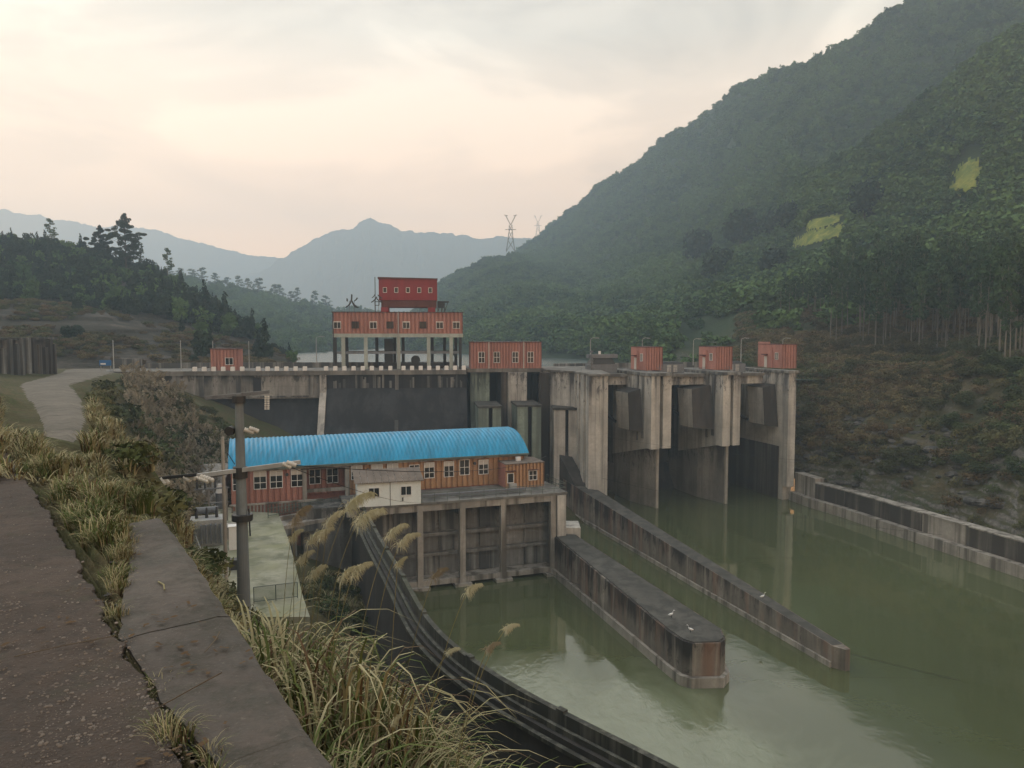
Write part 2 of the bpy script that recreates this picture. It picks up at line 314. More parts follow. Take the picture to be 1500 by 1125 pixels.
# ------------------------------------------------------------------ mesh builder and object helpers
class MB:
    def __init__(s): s.v = []; s.f = []
    def add(s, vs, fs):
        n = len(s.v); s.v += [tuple(p) for p in vs]; s.f += [tuple(i + n for i in f) for f in fs]; return s
    def box(s, x0, x1, y0, y1, z0, z1, fr=None):
        p = [(x, y, z) for z in (z0, z1) for x, y in ((x0, y0), (x1, y0), (x1, y1), (x0, y1))]
        if fr: p = [fr(*q) for q in p]
        return s.add(p, [(3, 2, 1, 0), (4, 5, 6, 7), (0, 1, 5, 4), (1, 2, 6, 5), (2, 3, 7, 6), (3, 0, 4, 7)])
    def prism(s, poly, z0, z1, fr=None):          # poly counter-clockwise, z0 / z1 numbers or lists
        n = len(poly); a = z0 if isinstance(z0, (list, tuple)) else [z0] * n; b = z1 if isinstance(z1, (list, tuple)) else [z1] * n
        p = [(x, y, a[i]) for i, (x, y) in enumerate(poly)] + [(x, y, b[i]) for i, (x, y) in enumerate(poly)]
        if fr: p = [fr(*q) for q in p]
        return s.add(p, [tuple(range(n - 1, -1, -1)), tuple(range(n, 2 * n))] + [(i, (i + 1) % n, n + (i + 1) % n, n + i) for i in range(n)])
    def side(s, prof, a0, a1, fr):                # profile in (b, z) swept along a
        n = len(prof)
        p = [fr(a0, b_, z) for b_, z in prof] + [fr(a1, b_, z) for b_, z in prof]
        return s.add(p, [tuple(range(n)), tuple(range(2 * n - 1, n - 1, -1))] + [(i, n + i, n + (i + 1) % n, (i + 1) % n) for i in range(n)])
    def tube(s, p, q, r, n=8, r2=None, cap=True):
        p, q = Vector(p), Vector(q); r2 = r if r2 is None else r2
        d = (q - p).normalized(); u = d.orthogonal().normalized(); v = d.cross(u)
        P = [p + (u * math.cos(2 * math.pi * i / n) + v * math.sin(2 * math.pi * i / n)) * r for i in range(n)]
        Q = [q + (u * math.cos(2 * math.pi * i / n) + v * math.sin(2 * math.pi * i / n)) * r2 for i in range(n)]
        fs = [(i, (i + 1) % n, n + (i + 1) % n, n + i) for i in range(n)]
        if cap: fs += [tuple(range(n - 1, -1, -1)), tuple(range(n, 2 * n))]
        return s.add(P + Q, fs)
    def bar(s, p, q, w_, h_=None):
        p, q = Vector(p), Vector(q); h_ = h_ or w_; d = (q - p).normalized()
        u = d.cross(Vector((0, 0, 1))); u = (Vector((1, 0, 0)) if u.length < 1e-3 else u).normalized(); v = u.cross(d)
        c = [(-1, -1), (1, -1), (1, 1), (-1, 1)]
        P = [p + u * x * w_ / 2 + v * y * h_ / 2 for x, y in c] + [q + u * x * w_ / 2 + v * y * h_ / 2 for x, y in c]
        return s.add(P, [(3, 2, 1, 0), (4, 5, 6, 7), (0, 1, 5, 4), (1, 2, 6, 5), (2, 3, 7, 6), (3, 0, 4, 7)])
    def path(s, pts, r, n=5):
        for i in range(len(pts) - 1): s.tube(pts[i], pts[i + 1], r, n, cap=False)
        return s
    def grid(s, A):                               # A: (m, n, 3)
        m_, n_ = A.shape[:2]; k = len(s.v)
        s.v += [tuple(q) for q in A.reshape(-1, 3)]
        s.f += [(k + i * n_ + j, k + i * n_ + j + 1, k + (i + 1) * n_ + j + 1, k + (i + 1) * n_ + j) for i in range(m_ - 1) for j in range(n_ - 1)]
        return s
    def mesh(s, name, mat, org=(0, 0, 0), smooth=False):
        me = bpy.data.meshes.new(name); o = Vector(org)
        me.from_pydata([(x - o.x, y - o.y, z - o.z) for x, y, z in s.v], [], s.f)
        if mat: me.materials.append(MATS[mat])
        if smooth: me.polygons.foreach_set('use_smooth', [True] * len(me.polygons))
        me.update(); return me
ORG = {}
def put(name, me, parent=None, org=(0, 0, 0)):
    o = bpy.data.objects.new(name, me); COL.objects.link(o)
    if parent: o.parent = parent; ORG[o.name] = ORG[parent.name]
    else: o.location = org; ORG[o.name] = Vector(org)
    return o
def part(name, mb, mat, parent, smooth=False, label=None):
    o = put(name, mb.mesh(name, mat, ORG[parent.name], smooth), parent)
    if label: o['label'] = label
    return o
def thing(name, label, cat, loc, group=None):
    o = bpy.data.objects.new(name, None); COL.objects.link(o); o.location = loc; o.empty_display_size = 0.2
    ORG[o.name] = Vector(loc); tag(o, label, cat, group); return o
def tag(o, label, cat, group=None):
    o['label'] = label; o['category'] = cat
    if group: o['group'] = group
    return o
def solo(name, mb, mat, label, cat, org, group=None, smooth=False):
    return tag(put(name, mb.mesh(name, mat, org, smooth), None, org), label, cat, group)
def struct(name, mb, mat, smooth=False, org=(0, 0, 0)):
    o = put(name, mb.mesh(name, mat, org, smooth), None, org); o['kind'] = 'structure'; return o
def stuff(o): o['kind'] = 'stuff'; return o
def npmesh(name, V, Fq, mats, matidx=None, smooth=False):
    me = bpy.data.meshes.new(name); k = Fq.shape[1]
    me.vertices.add(len(V)); me.vertices.foreach_set('co', np.ascontiguousarray(V, np.float32).ravel())
    me.loops.add(Fq.size); me.loops.foreach_set('vertex_index', Fq.astype(np.int32).ravel())
    me.polygons.add(len(Fq)); me.polygons.foreach_set('loop_start', np.arange(0, Fq.size, k, dtype=np.int32))
    if matidx is not None: me.polygons.foreach_set('material_index', np.asarray(matidx, np.int32))
    for m_ in mats: me.materials.append(MATS[m_])
    if smooth: me.polygons.foreach_set('use_smooth', np.ones(len(Fq), bool))
    me.update(calc_edges=True); return me
class Fr:                                          # a level frame: a along, b back (away), z up
    def __init__(s, x, y, deg): s.x, s.y, s.c, s.s = x, y, math.cos(math.radians(deg)), math.sin(math.radians(deg))
    def __call__(s, a, b, z=0.0): return (s.x + a * s.c - b * s.s, s.y + a * s.s + b * s.c, z)
    def a_at(s, px, b=0.0):                        # where the line b = const crosses the image column px
        u = (px - 750) / F / cp * 1.0
        x0, y0 = s.x - b * s.s, s.y + b * s.c
        return (u * 0.998 * y0 - x0) / (s.c - u * 0.998 * s.s)
def copytree(o, parent=None):
    c = o.copy(); COL.objects.link(c)
    if parent: c.parent = parent
    for ch in o.children: copytree(ch, c)
    return c
def corr(mb, fr, a0, a1, b0, z0, z1, pitch=0.3, depth=0.06):   # corrugated sheet facing -b
    n = max(1, round((a1 - a0) / pitch)); pts = []
    for i in range(n):
        s0 = a0 + (a1 - a0) * i / n; w_ = (a1 - a0) / n
        pts += [(s0, -depth), (s0 + w_ * 0.56, -depth), (s0 + w_ * 0.64, .022), (s0 + w_ * 0.92, .022)]
    pts.append((a1, -depth))
    vsl = [fr(a_, b0 + d_, z) for z in (z0, z1) for a_, d_ in pts]; k = len(pts)
    mb.add(vsl, [(i, i + 1, k + i + 1, k + i) for i in range(k - 1)])
def window(parent, fr, a, b, z0, w_, h_, cols=2, rows=2, blind=0.0, fmat='white_paint'):
    f = MB(); t_ = 0.055; d = 0.10
    f.box(a - w_ / 2, a + w_ / 2, b - d, b, z0, z0 + t_, fr); f.box(a - w_ / 2, a + w_ / 2, b - d, b, z0 + h_ - t_, z0 + h_, fr)
    f.box(a - w_ / 2, a - w_ / 2 + t_, b - d, b, z0 + t_, z0 + h_ - t_, fr); f.box(a + w_ / 2 - t_, a + w_ / 2, b - d, b, z0 + t_, z0 + h_ - t_, fr)
    iw, ih = w_ - 2 * t_, h_ - 2 * t_; hb = ih * blind
    for i in range(1, cols): x = a - iw / 2 + iw * i / cols; f.box(x - t_ * .45, x + t_ * .45, b - d * .9, b - .03, z0 + t_, z0 + h_ - t_, fr)
    for i in range(1, rows): z = z0 + t_ + (ih - hb) * i / rows; f.box(a - iw / 2, a + iw / 2, b - d * .8, b - .03, z - t_ * .45, z + t_ * .45, fr)
    fo = part('window', f, fmat, parent)
    part('pane', MB().box(a - iw / 2, a + iw / 2, b - .035, b - .02, z0 + t_, z0 + h_ - t_ - hb, fr), 'window_glass', fo)
    if blind: part('blind', MB().box(a - iw / 2, a + iw / 2, b - .05, b - .02, z0 + h_ - t_ - hb, z0 + h_ - t_, fr), 'blind_white', fo)
    return fo
def building(th, fr, a0, a1, b0, b1, z0, z1, mat='wall_orange', plain='wall_salmon', pitch=0.42, roof=0.15, over=0.12, left_corr=False, roofmat='roof_edge_dark'):
    wf = MB(); corr(wf, fr, a0, a1, b0, z0, z1, pitch * 1.2, 0.15); part('front_wall', wf, mat, th)
    core = MB(); core.box(a0, a1, b0 + 0.03, b1, z0, z1, fr); part('wall', core, plain, th)
    part('roof', MB().box(a0 - over, a1 + over, b0 - over - .16, b1 + over, z1 + .003, z1 + roof, fr), roofmat, th)

# ------------------------------------------------------------------ water and terrain
struct('river_water', MB().add([(-45, -160, 0), (260, -160, 0), (260, 150, 0), (-45, 150, 0)], [(0, 1, 2, 3)]), 'water_river')
struct('reservoir_water', MB().add([(-400, 132, 18), (400, 132, 18), (800, 1300, 18), (-800, 1300, 18)], [(0, 1, 2, 3)]), 'water_lake')

ctrl = []
ux, uy = -.53, .85; nx, ny = .85, .53
for t_ in (-40, -24, -12, -8, -4, -1, 2, 4.5):
    for off, z in ((-14, 25.5), (-6, 24.3), (-2.5, 24.2), (-.6, 24.1), (.25, 22.9), (.8, 22.5), (2, 21.7), (4.5, 17.5), (9, 12.2), (16, 8.0), (24, 4.5)):
        ctrl.append((-.66 + t_ * ux + off * nx, 2.68 + t_ * uy + off * ny, z))
for X, Y, z in [(-4.5, 9, 23.6), (-2.5, 9.5, 19.6), (-4.9, 12, 21.3), (-8.5, 20, 18.0), (-12.4, 30, 15.8), (-6.5, 17, 18.8), (-1.0, 9.5, 18.3), (0.5, 10, 16.5), (-4, 16, 16.5), (-8, 12.2, 24.0), (-12, 14, 24.6), (-6.2, 12.5, 23.0), (-8, 17, 22.6), (-13, 22, 22.6), (-18, 30, 22.2), (-28, 50, 21.3), (-42, 68, 21), (-47, 78, 20.9), (-56, 100, 20.5), (-61, 113, 20.3), (-66, 125, 20.3),
      (-27, 33, 25), (-45, 50, 23), (-62, 70, 22), (-78, 88, 21.5), (-80, 110, 21), (-90, 125, 22), (-100, 60, 34), (-50, 12, 34), (-130, 110, 40), (-60, -30, 40), (-20, 20, 25.5),
      (-31.5, 60, 16.5), (-36, 65, 19.3), (-25.4, 62, 7.9), (-22.5, 45, 15.5), (-21.5, 38, 19.0), (-19, 47, 9.0), (-21.8, 49, 9.8), (-17, 40, 12.3), (-24, 53, 9.0), (-40, 75, 19.5), (-50, 95, 19.7),
      (-29, 72, 7.7), (-24, 60, 7.8), (-20, 51, 7.8), (-22, 66, 7.7), (-17, 55, 7.7), (-15.5, 49, 7.6), (-34, 80, 7.8), (-34, 73, 8.5), (-29.5, 63, 9.0), (-27, 55, 9.5),
      (-42, 82, 16), (-45, 92, 17.5), (-50, 105, 19), (-36, 92, 9), (-40, 103, 13.5), (-25, 95, 6), (-10, 98, 5), (-5, 110, 3), (-30, 105, 8),
      (-13, 62, 2), (-12, 52, 2.5), (-8.5, 42, 3), (-2.5, 33, 3.5), (5, 26, 4), (16, 19, 4), (30, 12, 4), (-17, 70, 2.5), (-9, 34, 7), (-10, 28, 10.5), (-8, 22, 13.5), (-14, 36, 13.5), (-12, 22, 20.2),
      (-3, 62, -2), (0, 46, -2), (8, 35, -2), (18, 28, -2), (34, 20, -2), (10, 60, -3), (20, 90, -3), (30, 60, -3), (0, 75, -1.5), (36, 100, -3), (60, 20, -3), (40, 125, -3), (70, -60, -3), (-18, 85, 3), (45, -60, 2), (20, -60, 8)]:
    ctrl.append((X, Y, z))
C = np.array(ctrl)
def tps(r2): return np.where(r2 > 1e-9, 0.5 * r2 * np.log(r2 + 1e-12), 0)
d2 = ((C[:, None, :2] - C[None, :, :2]) ** 2).sum(-1)
K = np.sqrt(d2 + .04); n = len(C); A = np.zeros((n + 3, n + 3)); A[:n, :n] = K + np.eye(n) * 0.02
Pm = np.c_[np.ones(n), C[:, :2]]; A[:n, n:] = Pm; A[n:, :n] = Pm.T
W = np.linalg.solve(A, np.r_[C[:, 2], 0, 0, 0])
road = [(-13, 21, 22.7), (-18.6, 31, 22.3), (-25.4, 42, 21.8), (-32.4, 53, 21.4), (-41, 66, 21.1), (-49, 78, 20.9), (-55, 92, 20.7), (-60, 104, 20.55), (-64, 113, 20.46), (-69, 122, 20.44)]
rp = []
for i in range(len(road) - 1):
    for k in range(8):
        f = k / 8; rp.append(tuple(road[i][q] * (1 - f) + road[i + 1][q] * f for q in range(3)))
rp.append(road[-1]); rp = np.array(rp)
for _ in range(3): rp[1:-1] = (rp[:-2] + 2 * rp[1:-1] + rp[2:]) / 4
Wd = np.clip(.4 + (rp[:, 1] - 21) * .04, .4, 3.8)
def gz(X, Y, rough=True):
    X = np.asarray(X, float); Y = np.asarray(Y, float); sh = X.shape; x = X.ravel(); y = Y.ravel(); out = np.zeros(len(x))
    for i in range(0, len(x), 20000):
        xx, yy = x[i:i + 20000], y[i:i + 20000]
        k = np.sqrt((xx[:, None] - C[None, :, 0]) ** 2 + (yy[:, None] - C[None, :, 1]) ** 2 + .04)
        out[i:i + 20000] = k @ W[:n] + W[n] + W[n + 1] * xx + W[n + 2] * yy
    if rough:
        D = np.hypot(x, y); amp = np.clip(D / 30, 0.15, 1.0)
        out += fbm(x * .25, y * .25, 5) * 1.2 * amp
        m_ = (x < -9) & (y > 17) & (y < 128)
        if m_.any():
            xx, yy = x[m_], y[m_]; dd = np.hypot(xx[:, None] - rp[None, :, 0], yy[:, None] - rp[None, :, 1]); k = dd.argmin(1); d_ = dd[np.arange(len(k)), k]
            wgt = np.clip(1 - (d_ - Wd[k] - .3) / 3.0, 0, 1); wgt = wgt * wgt * (3 - 2 * wgt); out[m_] = out[m_] * (1 - wgt) + (rp[k, 2] - .12) * wgt
    return out.reshape(sh)
def spaced(lo, hi, c, d0, g):
    a_ = [c]; d = d0
    while a_[-1] < hi: a_.append(a_[-1] + d); d *= g
    b_ = [c]; d = d0
    while b_[-1] > lo: b_.append(b_[-1] - d); d *= g
    return np.array(b_[::-1][:-1] + a_)
xs = spaced(-125, 45, -2, .18, 1.035); ys = spaced(-60, 132, 5, .18, 1.035)
xs = xs[(xs > -140) & (xs < 48)]; 
GX, GY = np.meshgrid(xs, ys, indexing='ij'); GZ = gz(GX, GY)
GZ = np.where((GY > 114 + (GX + 61.5) * 0.11) , np.minimum(GZ, 15) , GZ) if False else GZ
def gridmesh(name, X, Y, Z, mat):
    m_, n_ = X.shape; idx = np.arange(m_ * n_).reshape(m_, n_)
    Fq = np.stack([idx[:-1, :-1], idx[1:, :-1], idx[1:, 1:], idx[:-1, 1:]], -1).reshape(-1, 4)
    o = put(name, npmesh(name, np.stack([X, Y, Z], -1).reshape(-1, 3), Fq, [mat], smooth=True)); o['kind'] = 'structure'; return o
gridmesh('ground', GX, GY, GZ, 'ground_near')

def patch(cols, nu, nv, amp=3.0, freq=.02, seed=0, soft=True):
    """cols: list of (px, [(Y, v, ...)]) with v a pixel row (number) or ('z', metres); returns X, Y, Z arrays"""
    K_ = len(cols[0][1]); P = np.zeros((len(cols), K_, 3))
    for i, (px, rows) in enumerate(cols):
        for k, (Y, v) in enumerate(rows):
            z = v[1] if isinstance(v, tuple) else PY(px, v, Y).z
            P[i, k] = (px, Y, z)
    def interp(Q, axis, m):
        Q = np.moveaxis(Q, axis, 0); k = len(Q); s = np.linspace(0, k - 1, m); i = np.minimum(s.astype(int), k - 2); f = (s - i)[:, None, None]
        f = f * f * (3 - 2 * f) * .5 + f * .5
        return np.moveaxis(Q[i] * (1 - f) + Q[i + 1] * f, 0, axis)
    Q = interp(interp(P, 0, nu), 1, nv)
    Y = Q[..., 1]; X = (Q[..., 0] - 750) / F * Y * 1.0; Z = Q[..., 2].copy()
    env = np.sin(np.linspace(0, math.pi, nv))[None, :] ** .5
    ku = np.hanning(max(5, nu // 14 | 1) + 2)[1:-1]; ku /= ku.sum(); kv = np.hanning(max(3, nv // 30 | 1) + 2)[1:-1]; kv /= kv.sum()
    if not soft: ku = np.ones(1); kv = np.ones(1)
    def bl(Aa, kk, ax): p_ = len(kk) // 2; Aa = np.pad(Aa, [(p_, p_) if q == ax else (0, 0) for q in (0, 1)], 'edge'); return np.apply_along_axis(lambda r_: np.convolve(r_, kk, 'valid'), ax, Aa)
    qx = Q[..., 0]; Y = bl(Y, ku, 0); Z = bl(bl(Z, ku, 0), kv, 1); X = (qx - 750) / F * Y
    Z += fbm(X * freq + seed, Y * freq + seed * 2, 5) * amp * 2 * np.clip(env, .15, 1)
    return X, Y, Z
Z_ = lambda v: ('z', v)
# right bank, its hillside and the mountain: from the river wall (row 0) to behind the skyline
right_cols = [
 (560, [(420, Z_(12)), (450, Z_(13)), (500, Z_(14)), (560, Z_(14)), (620, Z_(14)), (680, Z_(14)), (760, Z_(14)), (900, Z_(14)), (1000, Z_(12))]),
 (640, [(330, Z_(14)), (370, Z_(30)), (430, 476), (520, 455), (590, 436), (650, 420), (720, 432), (800, Z_(60)), (1000, Z_(16))]),
 (700, [(290, Z_(14)), (330, Z_(28)), (380, 470), (450, 445), (550, 410), (640, 384), (740, 400), (850, Z_(95)), (1000, Z_(50))]),
 (755, [(270, Z_(14)), (310, Z_(30)), (360, 460), (430, 435), (530, 400), (630, 372), (700, 392), (860, 372), (1100, Z_(90))]),
 (800, [(250, Z_(14)), (290, Z_(28)), (340, 465), (420, 435), (530, 405), (650, 385), (760, 362), (880, 338), (1150, Z_(120))]),
 (870, [(225, Z_(14)), (255, Z_(26)), (300, 478), (370, 450), (460, 422), (560, 388), (680, 330), (800, 275), (1100, Z_(140))]),
 (950, [(185, Z_(12)), (205, Z_(24)), (250, 480), (310, 450), (390, 415), (480, 370), (600, 300), (720, 220), (1000, Z_(170))]),
 (1065, [(140, Z_(8)), (152, 520), (172, 492), (200, 462), (260, 425), (350, 375), (470, 260), (600, 130), (900, Z_(180))]),
 (1130, [(127, Z_(4)), (136, 540), (155, 500), (180, 470), (215, 438), (300, 385), (410, 245), (520, 104), (850, Z_(180))]),
 (1178, [(117.2, Z_(2.2)), (126, 600), (142, 525), (165, 488), (200, 446), (250, 370), (298, 262), (345, Z_(78)), (470, 96), (800, Z_(170))]),
 (1270, [(105.5, Z_(2.2)), (115, 640), (131, 540), (152, 500), (185, 440), (235, 345), (288, 200), (340, Z_(88)), (455, 30), (800, Z_(200))]),
 (1400, [(91.6, Z_(2.2)), (101, 655), (116, 545), (134, 505), (162, 440), (215, 290), (272, 95), (328, Z_(106)), (430, -60), (800, Z_(240))]),
 (1500, [(83.5, Z_(2.2)), (92, 668), (106, 560), (122, 505), (148, 440), (205, 260), (262, 20), (322, Z_(122)), (410, -130), (800, Z_(260))]),
 (1750, [(68, Z_(2)), (76, 700), (90, 590), (106, 520), (130, 440), (190, 230), (250, -50), (310, Z_(128)), (390, -180), (700, Z_(230))]),
 (2600, [(42, Z_(2)), (50, 780), (62, 640), (80, 540), (105, 440), (160, 250), (215, 0), (270, Z_(100)), (350, -160), (600, Z_(200))]),
 (4200, [(25, Z_(2)), (32, 860), (42, 680), (56, 550), (80, 440), (120, 290), (180, 60), (230, Z_(80)), (300, -140), (500, Z_(160))]),
]
for c_ in right_cols:
    rows = c_[1]
    if len(rows) == 9:
        P6, P7 = [(r_[0], r_[1][1] if isinstance(r_[1], tuple) else PY(c_[0], r_[1], r_[0]).z) for r_ in rows[6:8]]
        rows.insert(7, ((P6[0] + P7[0]) / 2, Z_((P6[1] + P7[1]) / 2)))
RX, RY, RZ = patch(right_cols, 620, 420, 5.0, .022, 3)
# roughen the near bank: ledges of rock
nearm = np.clip(1 - (RY - 100) / 90, 0, 1) * (np.arange(420)[None, :] > 6)
RZ += nearm * (fbm(RX * .3, RY * .3 + 9, 5) * 2.2)
led = np.clip(1 - (np.arange(420)[None, :] - 8) / 46, 0, 1) * (np.arange(420)[None, :] > 5); hq = .85
q_ = RZ + fbm(RX * .12, RY * .12, 3) * 2.5; st_ = (np.floor(q_ / hq) + np.clip((q_ / hq - np.floor(q_ / hq)) * 3.5 - 2.2, 0, 1)) * hq - fbm(RX * .12, RY * .12, 3) * 2.5
RZ = RZ * (1 - led * .85) + (st_ + fbm(RX * 1.1, RY * 1.1 + RZ, 3) * .5) * led * .85
gridmesh('mountain', RX, RY, RZ, 'ground_right_bank')
# left: scraped terraces and wooded hill above the road
left_cols = [
 (-1600, [(40, Z_(30)), (60, Z_(45)), (90, Z_(70)), (120, Z_(80)), (160, Z_(90)), (300, Z_(60))]),
 (-500, [(80, Z_(26)), (100, Z_(34)), (130, Z_(46)), (160, 330), (200, 270), (320, Z_(40))]),
 (-100, [(110, Z_(21)), (125, Z_(27)), (150, 455), (185, 420), (230, 345), (330, Z_(35))]),
 (0, [(118, Z_(19.8)), (130, 500), (150, 455), (190, 425), (235, 360), (330, Z_(35))]),
 (100, [(122, Z_(19.6)), (132, 508), (150, 470), (190, 440), (235, 372), (330, Z_(35))]),
 (170, [(125, Z_(19.6)), (134, 520), (152, 480), (188, 448), (235, 385), (330, Z_(30))]),
 (240, [(128, Z_(19.6)), (136, 524), (155, 495), (182, 466), (225, 412), (320, Z_(20))]),
 (300, [(130, Z_(19.4)), (138, 528), (155, 508), (178, 485), (210, 448), (300, Z_(12))]),
 (360, [(132, Z_(19)), (139, 532), (152, 518), (170, 505), (195, 482), (260, Z_(12))]),
 (420, [(133, Z_(18.2)), (139, 538), (150, 530), (162, 524), (180, 524), (230, Z_(10))]),
 (450, [(133, Z_(17)), (139, Z_(17.5)), (150, Z_(16.8)), (160, Z_(16)), (175, Z_(15)), (220, Z_(10))]),
]
LX, LY, LZ = patch(left_cols, 360, 220, 1.6, .05, 8)
tz = np.clip((LY - 128) / 20, 0, 1)                       # cut terraces
tz = tz * .35
LZ = LZ * (1 - .6 * tz) + (np.round(LZ / 2.6 + fbm(LX * .02, LY * .02, 3) * 2) * 2.6 - fbm(LX * .02, LY * .02, 3) * 5.2) * .6 * tz
gridmesh('left_hillside', LX, LY, LZ, 'ground_left_hill')
hill2 = [
 (-900, [(300, Z_(20)), (380, Z_(60)), (480, Z_(90)), (560, Z_(110)), (800, Z_(40))]),
 (-100, [(300, Z_(16)), (380, 430), (470, 390), (560, 372), (800, Z_(40))]),
 (150, [(300, Z_(16)), (370, 455), (460, 420), (560, 398), (800, Z_(30))]),
 (280, [(290, Z_(16)), (360, 480), (450, 440), (550, 414), (800, Z_(20))]),
 (400, [(300, Z_(16)), (370, 492), (470, 462), (570, 441), (800, Z_(16))]),
 (480, [(330, Z_(15)), (400, 500), (500, 474), (600, 455), (800, Z_(14))]),
 (560, [(400, Z_(14)), (480, 500), (560, 480), (650, 466), (800, Z_(14))]),
 (640, [(450, Z_(12)), (520, Z_(14)), (600, 484), (680, 474), (800, Z_(12))]),
]
HX, HY, HZ = patch(hill2, 300, 150, 4, .02, 21)
gridmesh('wooded_hillside', HX, HY, HZ, 'ground_forest')
def ridge(name, D, pts, foot=0, amp=14, depth=500):
    cols = [(px, [(D - depth, Z_(foot)), (D - depth * .45, Z_(foot + (PY(px, y, D).z - foot) * .55)), (D, y), (D + depth * .7, Z_(foot))]) for px, y in pts]
    X, Y, Z = patch(cols, 700, 90, amp, .02, D * .01, False); Z += fbm(X * .09, Y * .09, 3) * 9
    gridmesh(name, X, Y, Z, 'ground_far')
ridge('far_ridge', 2100, [(200, 440), (330, 420), (395, 392), (415, 378), (440, 366), (460, 350), (485, 340), (500, 336), (520, 333), (533, 324), (545, 320), (556, 325), (575, 329), (590, 338), (615, 341), (640, 340), (665, 343), (700, 348), (735, 346), (760, 350), (820, 352), (900, 350), (1100, 335)], 0, 9, 500)
ridge('far_ridge_left', 2450, [(-500, 300), (-300, 290), (0, 306), (100, 322), (150, 332), (215, 331), (260, 345), (310, 360), (370, 374), (430, 380), (520, 384), (700, 390)], 0, 8, 350)

# fields, road, yard
def drape(name, X, Y, Z, i0, i1, j0, j1, mat, lift=.25):
    s = (slice(i0, i1), slice(j0, j1)); return gridmesh(name, X[s], Y[s], Z[s] + lift, mat)
def sample_patch(X, Y, Z, px, py):                       # the vertex of a patch that shows nearest to px, py
    PXX = 750 + F * X / Y; d = np.array(Y); zz = Z - CAM_Z
    PYY = 562.5 - F * (zz * cp + Y * sp) / (Y * cp - zz * sp)
    k = np.argmin((PXX - px) ** 2 + (PYY - py) ** 2); return np.unravel_index(k, X.shape)
FIELDS = []
for cx, cy_, ru, rv in ((1184, 352, 22, 4), (1194, 329, 13, 3), (1404, 264, 11, 6)):
    i, j = sample_patch(RX, RY, RZ, cx, cy_)
    mb = MB(); A_ = np.stack([RX[i - ru:i + ru + 1, j - rv:j + rv + 1], RY[i - ru:i + ru + 1, j - rv:j + rv + 1], RZ[i - ru:i + ru + 1, j - rv:j + rv + 1] + .5], -1); mb.grid(A_)
    nj = 2 * rv + 1; kept = []
    for q, f_ in enumerate(mb.f):
        ii, jj = divmod(q, nj - 1); e_ = ((ii + .5 - ru) / ru) ** 2 + ((jj + .5 - rv) / rv) ** 2
        if e_ < 1.05 + .5 * random.uniform(-1, 1): kept.append(f_)
    mb.f = kept; struct('crop_field', mb, 'field_yellow', True)
    FIELDS.append((i, j, ru + 1, rv + 2))

tg = np.gradient(rp, axis=0); tg /= np.linalg.norm(tg[:, :2], axis=1)[:, None]
R = np.stack([rp + np.stack([-tg[:, 1] * s * Wd * -1, tg[:, 0] * s * Wd * -1, 0.02 * np.ones(len(rp)) - abs(s) * .1], -1) for s in (-1, -.5, 0, .5, 1)], 1)
R[:, :, 2] = rp[:, None, 2] + .04 - np.array([.22, 0, .03, 0, .22])[None, :]
gridmesh('road', R[..., 0], R[..., 1], R[..., 2], 'road_surface')

yard = [(-27.2, 75.1), (-37.5, 83.0), (-35, 66), (-28.5, 54), (-22.5, 46.5), (-12.8, 46.5), (-14.2, 50), (-16.2, 55.5), (-19.3, 64), (-23.4, 74.2)]
yard = yard[::-1]; 
struct('yard', MB().prism(yard[::-1], 1.0, 8.15), 'concrete_yard')

# ------------------------------------------------------------------ where the camera stands: path and wall cap
def strip(pts_l, pts_r, n):                               # resample two polylines to n points
    def rs(p):
        p = np.array(p); s = np.r_[0, np.cumsum(np.hypot(*np.diff(p, axis=0).T))]; q = np.linspace(0, s[-1], n)
        return np.stack([np.interp(q, s, p[:, 0]), np.interp(q, s, p[:, 1])], -1)
    return rs(pts_l), rs(pts_r)
def px_line(pp, z): return [tuple(PZ(x, y, z)[:2]) for x, y in pp]
cap_r = [(2.2, -2.2), (.6, .62)] + px_line([(490, 1125), (430, 1035), (380, 965), (330, 890), (300, 842), (262, 790), (236, 757)], 24.4)
cap_l = [(1.65, -2.5), (.1, .3)] + px_line([(325, 1125), (285, 1072), (240, 1025), (213, 980), (174, 930), (178, 880), (190, 830), (192, 790), (182, 768)], 24.4)
path_r = [(1.6, -2.6), (0, .25)] + px_line([(268, 1125), (250, 1072), (203, 985), (164, 930), (148, 892), (120, 840), (100, 800), (80, 768), (50, 722), (10, 664)], 24.4)
path_l = [(-2.0, -4.5), (-3.2, 1.0)] + px_line([(-420, 1125), (-420, 960), (-380, 860), (-300, 780), (-180, 710), (-60, 655)], 24.4)
def slab(name, L, Rr, n, m_, mat, thick, jag=0.0, amp=.01):
    L, Rr = strip(L, Rr, n)
    d = Rr - L; d = d / np.linalg.norm(d, axis=1)[:, None]
    k = np.arange(n)
    Rr = Rr + d * (fbm(k * .35, k * 0 + 3, 4) * jag)[:, None]; L = L + d * (fbm(k * .35, k * 0 + 8, 4) * jag)[:, None]
    s = np.linspace(0, 1, m_); G = L[:, None] * (1 - s[None, :, None]) + Rr[:, None] * s[None, :, None]
    Zt = 24.4 + fbm(G[..., 0] * 1.3, G[..., 1] * 1.3, 5) * amp * 2 + fbm(G[..., 0] * 9, G[..., 1] * 9, 3) * amp
    top = np.concatenate([G, Zt[..., None]], -1)
    lo = lambda e: np.concatenate([e, np.full((n, 1), 24.4 - thick)], -1)
    full = np.concatenate([lo(L)[:, None], top, lo(Rr)[:, None]], 1)
    return gridmesh(name, full[..., 0], full[..., 1], full[..., 2], mat)
slab('path', path_l, path_r, 420, 120, 'path_surface', .5, .10, .022)
s_f = 0
